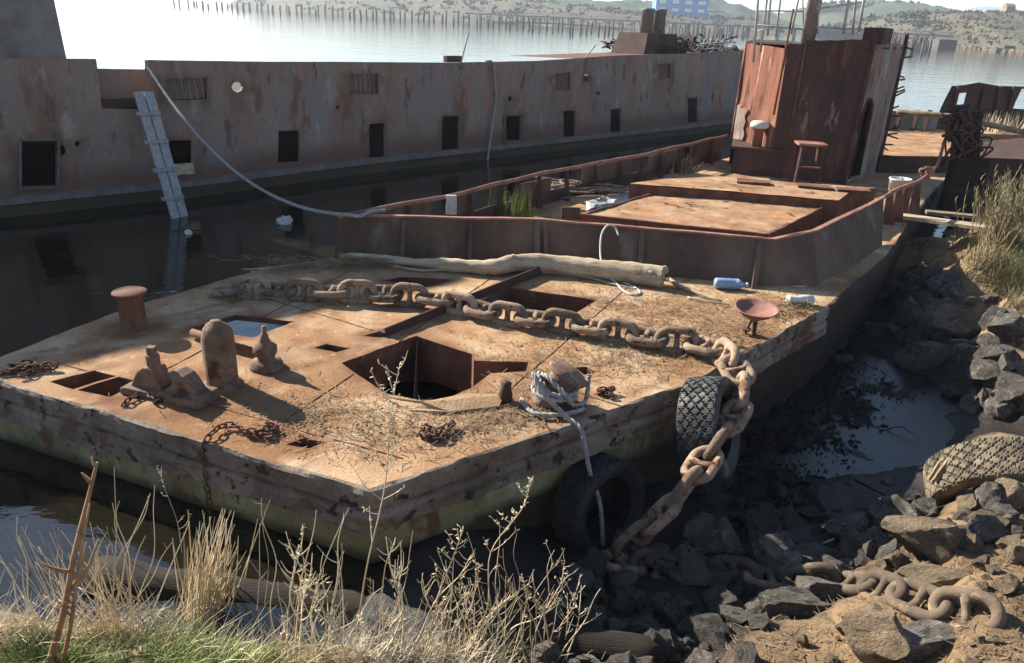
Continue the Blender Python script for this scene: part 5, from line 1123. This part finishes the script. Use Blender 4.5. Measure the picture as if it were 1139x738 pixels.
hill('wooded_hill', [(1300, 18, 520), (1139, 20, 520), (1060, 14, 520), (1002, 5, 520), (960, 4, 540), (905, 9, 560), (860, 13, 600), (835, 18, 640)], 200, 'hillgreen', amp=4, nb=140, ny=30)
hill('wooded_hill', [(850, 20, 620), (820, 10, 600), (790, 6, 560), (740, 6, 520), (690, 4, 520), (600, -6, 560), (500, -14, 600), (400, -20, 650)], 200, 'hillgreen', amp=4, nb=120, ny=30)
hill('hill', [(820, 22, 420), (760, 20, 400), (700, 14, 390), (620, 6, 400), (540, -2, 430), (460, -8, 480), (380, -12, 540), (300, -16, 640)], 160, 'hillbrown', amp=1.6, nb=140, ny=30)
hill('mountain', [(1200, 22, 1900), (1130, 14, 1900), (1110, 10, 1900), (1090, 7, 1900), (1070, 13, 1900), (1030, 22, 1900)], 600, 'mountain', amp=4, sc=.008, nb=50)
# pilings
pm = MB(); pm.tube([(0, 0, -1), (.02, 0, .5), (0, .02, 1)], [.16, .15, .13], 7); pmo = pm.build('piling', 'piling', None, True); pme = pmo.data; bpy.data.objects.remove(pmo)
def piling(p, h_, r_, lab, grp):
    o = bpy.data.objects.new('piling', pme); COL.objects.link(o); o.location = (p.x, p.y, 0); o.scale = (r_/.15, r_/.15, h_); o.rotation_euler = (R.gauss(0, .04), R.gauss(0, .05), R.uniform(0, 6)); tag(o, lab, 'piling', grp)
for i in range(78):
    t = i/77; u = lerp(195, 690, t)+R.uniform(-2, 2); v = lerp(7.5, 39, t**1.05)+R.uniform(-1.5, 1.0); p = P(u, v, 0); hp_px = lerp(6, 11, t)*R.uniform(.7, 1.25)
    d = p.length; piling(p, hp_px*d/F_PX, d*.0011*R.uniform(.8, 1.3), 'rotten wharf piling in the long row across the river behind the ship', 'pilings in the long row behind the ship')
for i in range(46):
    u = R.uniform(966, 1034); v = 57+R.uniform(-7, 3)+(u-1000)*.05; p = P(u, v, 0); d = p.length; piling(p, R.uniform(8, 13)*d/F_PX, d*.0011*R.uniform(.8, 1.3), 'old piling in the crowded cluster right of the deckhouse', 'pilings in the cluster right of the deckhouse')
for i in range(44):
    u = R.uniform(738, 842); v = lerp(37, 41, (u-738)/100)+R.uniform(-3, 2); p = P(u, v, 0); d = p.length; piling(p, R.uniform(6, 10)*d/F_PX, d*.001*R.uniform(.8, 1.3), 'old piling in the river between the twin vent pipes and the deckhouse', 'pilings left of the deckhouse')
# bridge
br = thing('trestle_bridge', 'long low trestle bridge crossing the river to the far bank', 'bridge', P(1050, 52, 0))
bA, bB = P(1058, 51, 0), P(520, 24, 0)
mb = MB(); dd = (bB-bA).normalized(); mb.bar(bA+Vector((0, 0, 2.6)), bB+Vector((0, 0, 3.0)), 3.2, .6); mb.bar(bA+Vector((0, 0, 3.6)), bB+Vector((0, 0, 4.0)), .15, .12); mb.build('bridge_deck', 'bridge', br)
for i in range(1, 34):
    c_ = bA.lerp(bB, i/34); mb = MB()
    for s_ in (-1.2, 1.2): mb.bar((c_.x+dd.y*s_, c_.y-dd.x*s_, -1), (c_.x+dd.y*s_, c_.y-dd.x*s_, 2.5), .4, .4)
    mb.bar((c_.x+dd.y*1.6, c_.y-dd.x*1.6, 2.15), (c_.x-dd.y*1.6, c_.y+dd.x*1.6, 2.15), .4, .3); mb.build('pier', 'bridge', br)
c_ = P(1050, 53, 0); mb = MB(); mb.prism([(c_.x-2, c_.y-1), (c_.x+2.5, c_.y-1), (c_.x+2.5, c_.y+5), (c_.x-2, c_.y+5)], -1, 1.9); mb.build('abutment', 'piling', br)
# rubble shoreline strip on the far right bank
mb = MB()
for i in range(240):
    t = i/240; p = P(lerp(1056, 1290, t), lerp(52, 74, t), 0); s_ = R.uniform(.4, 1.1); mb.lathe(p+Vector((R.uniform(-1, 1), R.uniform(0, 3), -.2)), [(s_, 0), (s_*.8, s_*.6), (s_*.3, s_*.9)], 6)
tag(mb.wobble(.3, 1).build('shore_rubble', 'rocktan'), 'pale rubble lining the far right shore', 'rubble', kind='stuff')
mb = MB(); c_ = P(1122, 58, 0); mb.prism([(c_.x-3.5, c_.y-1), (c_.x+3, c_.y-1), (c_.x+2.6, c_.y+2), (c_.x-3, c_.y+2)], -.5, .7); mb.prism([(c_.x-1.5, c_.y-.5), (c_.x+1, c_.y-.5), (c_.x+1, c_.y+1.5), (c_.x-1.5, c_.y+1.5)], .7, 1.3); tag(mb.build('moored_barge', 'piling'), 'small dark barge moored at the far right shore', 'barge')
def house(name, u, v, y, w, d_, h_, wm, label, roofh=0):
    b_ = Y(u, v, y); r_ = thing(name, label, 'building', b_); n_ = max(2, int(w/5))
    mb = MB(); mb.box(b_+Vector((0, 0, h_/2-1)), w, d_, h_+2); mb.build('wall', wm, r_)
    mb = MB(); z = b_.z+h_
    if roofh: mb.add([(b_.x-w*.54, b_.y-d_*.56, z), (b_.x+w*.54, b_.y-d_*.56, z), (b_.x+w*.54, b_.y+d_*.56, z), (b_.x-w*.54, b_.y+d_*.56, z), (b_.x-w*.54, b_.y, z+roofh), (b_.x+w*.54, b_.y, z+roofh)], [(0, 1, 5, 4), (2, 3, 4, 5), (0, 4, 3), (1, 2, 5), (0, 3, 2, 1)])
    else: mb.box((b_.x, b_.y, z+.15), w*1.03, d_*1.03, .4)
    mb.build('roof', 'bridge', r_)
    for k in range(n_):
        for lv in range(max(1, int(h_/3.5))):
            mb = MB(); mb.box((b_.x-w/2+w*(k+.5)/n_, b_.y-d_/2-.05, b_.z+1.7+lv*3.4), w/n_*.5, .2, 1.5); mb.build('window', 'glass' if wm != 'bluewall' else 'whitewall', r_)
    return r_
house('blue_shed', 755, 16, 395, 24, 12, 8, 'bluewall', 'blue clad building on the far shore right of the twin vent pipes')
house('blue_shed', 788, 22, 405, 12, 10, 3.5, 'whitewall', 'low white building beside the blue clad building on the far shore')
house('white_house', 1100, 25, 296, 3, 3, 2.2, 'whitewall', 'tiny white house halfway up the far right hillside', 1)
house('pale_house', 1119, 21, 300, 3, 3, 4, 'rocktan', 'pale narrow house near the top of the far right hillside', 1)
# scrub and trees on the far hills, one mass
mb = MB()
def q_of(k): return 7*k
def bushes(n, u0, u1, vfun, y0, y1, s0, s1):
    for i in range(n):
        u = R.uniform(u0, u1); y = R.uniform(y0, y1); p = Y(u, vfun(u)+R.uniform(-1, 3), y); s_ = R.uniform(s0, s1)
        for k in range(5):
            c_ = p+Vector((R.gauss(0, s_*.5), R.gauss(0, s_*.5), R.uniform(-.6, .5)*s_)); a = R.uniform(0, 6.28); w = s_*R.uniform(.3, .6)
            mb.lathe(c_, [(w*.4, -w*.6), (w, -w*.1), (w*.7, w*.5), (.02, w*.9)], 5, Matrix.Rotation(a, 3, 'Z'))
bushes(150, 1000, 1180, lambda u: 15, 300, 306, .8, 1.8)
bushes(120, 905, 1065, lambda u: 5 if u < 1005 else 5+(u-1005)*.16, 520, 526, 1.6, 3.4)
for k_ in range(2): bushes(40, 985, 1180, (lambda q: (lambda u: 20+q*3.4))(k_), 292-q_of(k_), 297-q_of(k_), .5, 1.3)
bushes(60, 700, 835, lambda u: 6+(u-740)*.08, 540, 560, 1.6, 3)
hills_ = [o for o in COL.objects if o.name.split('.')[0] == 'hill']
mb2 = MB()
for o in hills_:
    V_ = [v.co for v in o.data.vertices if v.co.z > .8]
    for i in range(800):
        p = V_[R.randrange(len(V_))]; s_ = R.uniform(.5, 1.3)*(.8 if p.y < 340 else 1.4)
        for k in range(3):
            a = R.uniform(0, 6.28); w = s_*R.uniform(.4, .8); c_ = p+Vector((R.gauss(0, 1.4), R.gauss(0, 1.5), R.uniform(.0, .5)*s_))
            mb2.add([c_+Vector((math.cos(a+1.26*q)*w*R.uniform(.6, 1.3), math.sin(a+1.26*q)*w*R.uniform(.6, 1.3), R.uniform(-.3, .3)*w)) for q in range(5)]+[c_+Vector((0, 0, w*R.uniform(.8, 1.3))), c_-Vector((0, 0, w*.7))], [(q, (q+1) % 5, 5) for q in range(5)]+[((q+1) % 5, q, 6) for q in range(5)])
tag(mb2.build('hillside_scrub', 'scrubdark', None, False, False), 'leafless scrub covering the far hillsides', 'scrub', kind='stuff')
tag(mb.wobble(.25, .6).build('far_woods', 'crown'), 'trees and scrub along the ridges of the far hills', 'woods', kind='stuff')
# ------------------------------------------------------------------ air
hb = MB(); hb.box((0, 1400, 32), 6400, 3400, 68)
MH = bpy.data.materials.new('haze_air'); MH.use_nodes = True; nt = MH.node_tree; nt.nodes.clear()
out = nt.nodes.new('ShaderNodeOutputMaterial'); pv_ = nt.nodes.new('ShaderNodeVolumePrincipled'); pv_.inputs['Density'].default_value = .00045; pv_.inputs['Color'].default_value = (.86, .92, 1, 1); pv_.inputs['Anisotropy'].default_value = .2
nt.links.new(pv_.outputs[0], out.inputs['Volume'])
USE_HAZE = True
if USE_HAZE: tag(hb.build('haze', MH), 'pale haze in the air over the river', 'haze', kind='stuff')
# ------------------------------------------------------------------ light
SUN_AZ = math.atan2(-.815, .58); SUN_EL = math.radians(29.5)
w = bpy.data.worlds.new('World'); S.world = w; w.use_nodes = True; nt = w.node_tree
sky = nt.nodes.new('ShaderNodeTexSky'); sky.sky_type = 'NISHITA'; sky.sun_disc = False; sky.sun_elevation = SUN_EL; sky.sun_rotation = SUN_AZ; sky.dust_density = .15; sky.air_density = 1.0; sky.ozone_density = 2.5
bg = nt.nodes['Background']; bg.inputs[1].default_value = .07; nt.links.new(sky.outputs[0], bg.inputs[0])
sl = bpy.data.lights.new('sun', 'SUN'); sl.energy = 5.0; sl.angle = math.radians(.5); sl.color = (1, .945, .84); so_ = bpy.data.objects.new('sun', sl); COL.objects.link(so_)
sd = Vector((math.sin(SUN_AZ)*math.cos(SUN_EL), math.cos(SUN_AZ)*math.cos(SUN_EL), math.sin(SUN_EL))); so_.rotation_euler = sd.to_track_quat('Z', 'Y').to_euler(); so_.location = (-20, 20, 30)
S.view_settings.view_transform = 'Standard'; S.view_settings.look = 'None'; S.view_settings.exposure = 1.5; S.view_settings.gamma = 1; S.view_settings.use_curve_mapping = False
S.cycles.volume_bounces = 0; S.cycles.max_bounces = 6
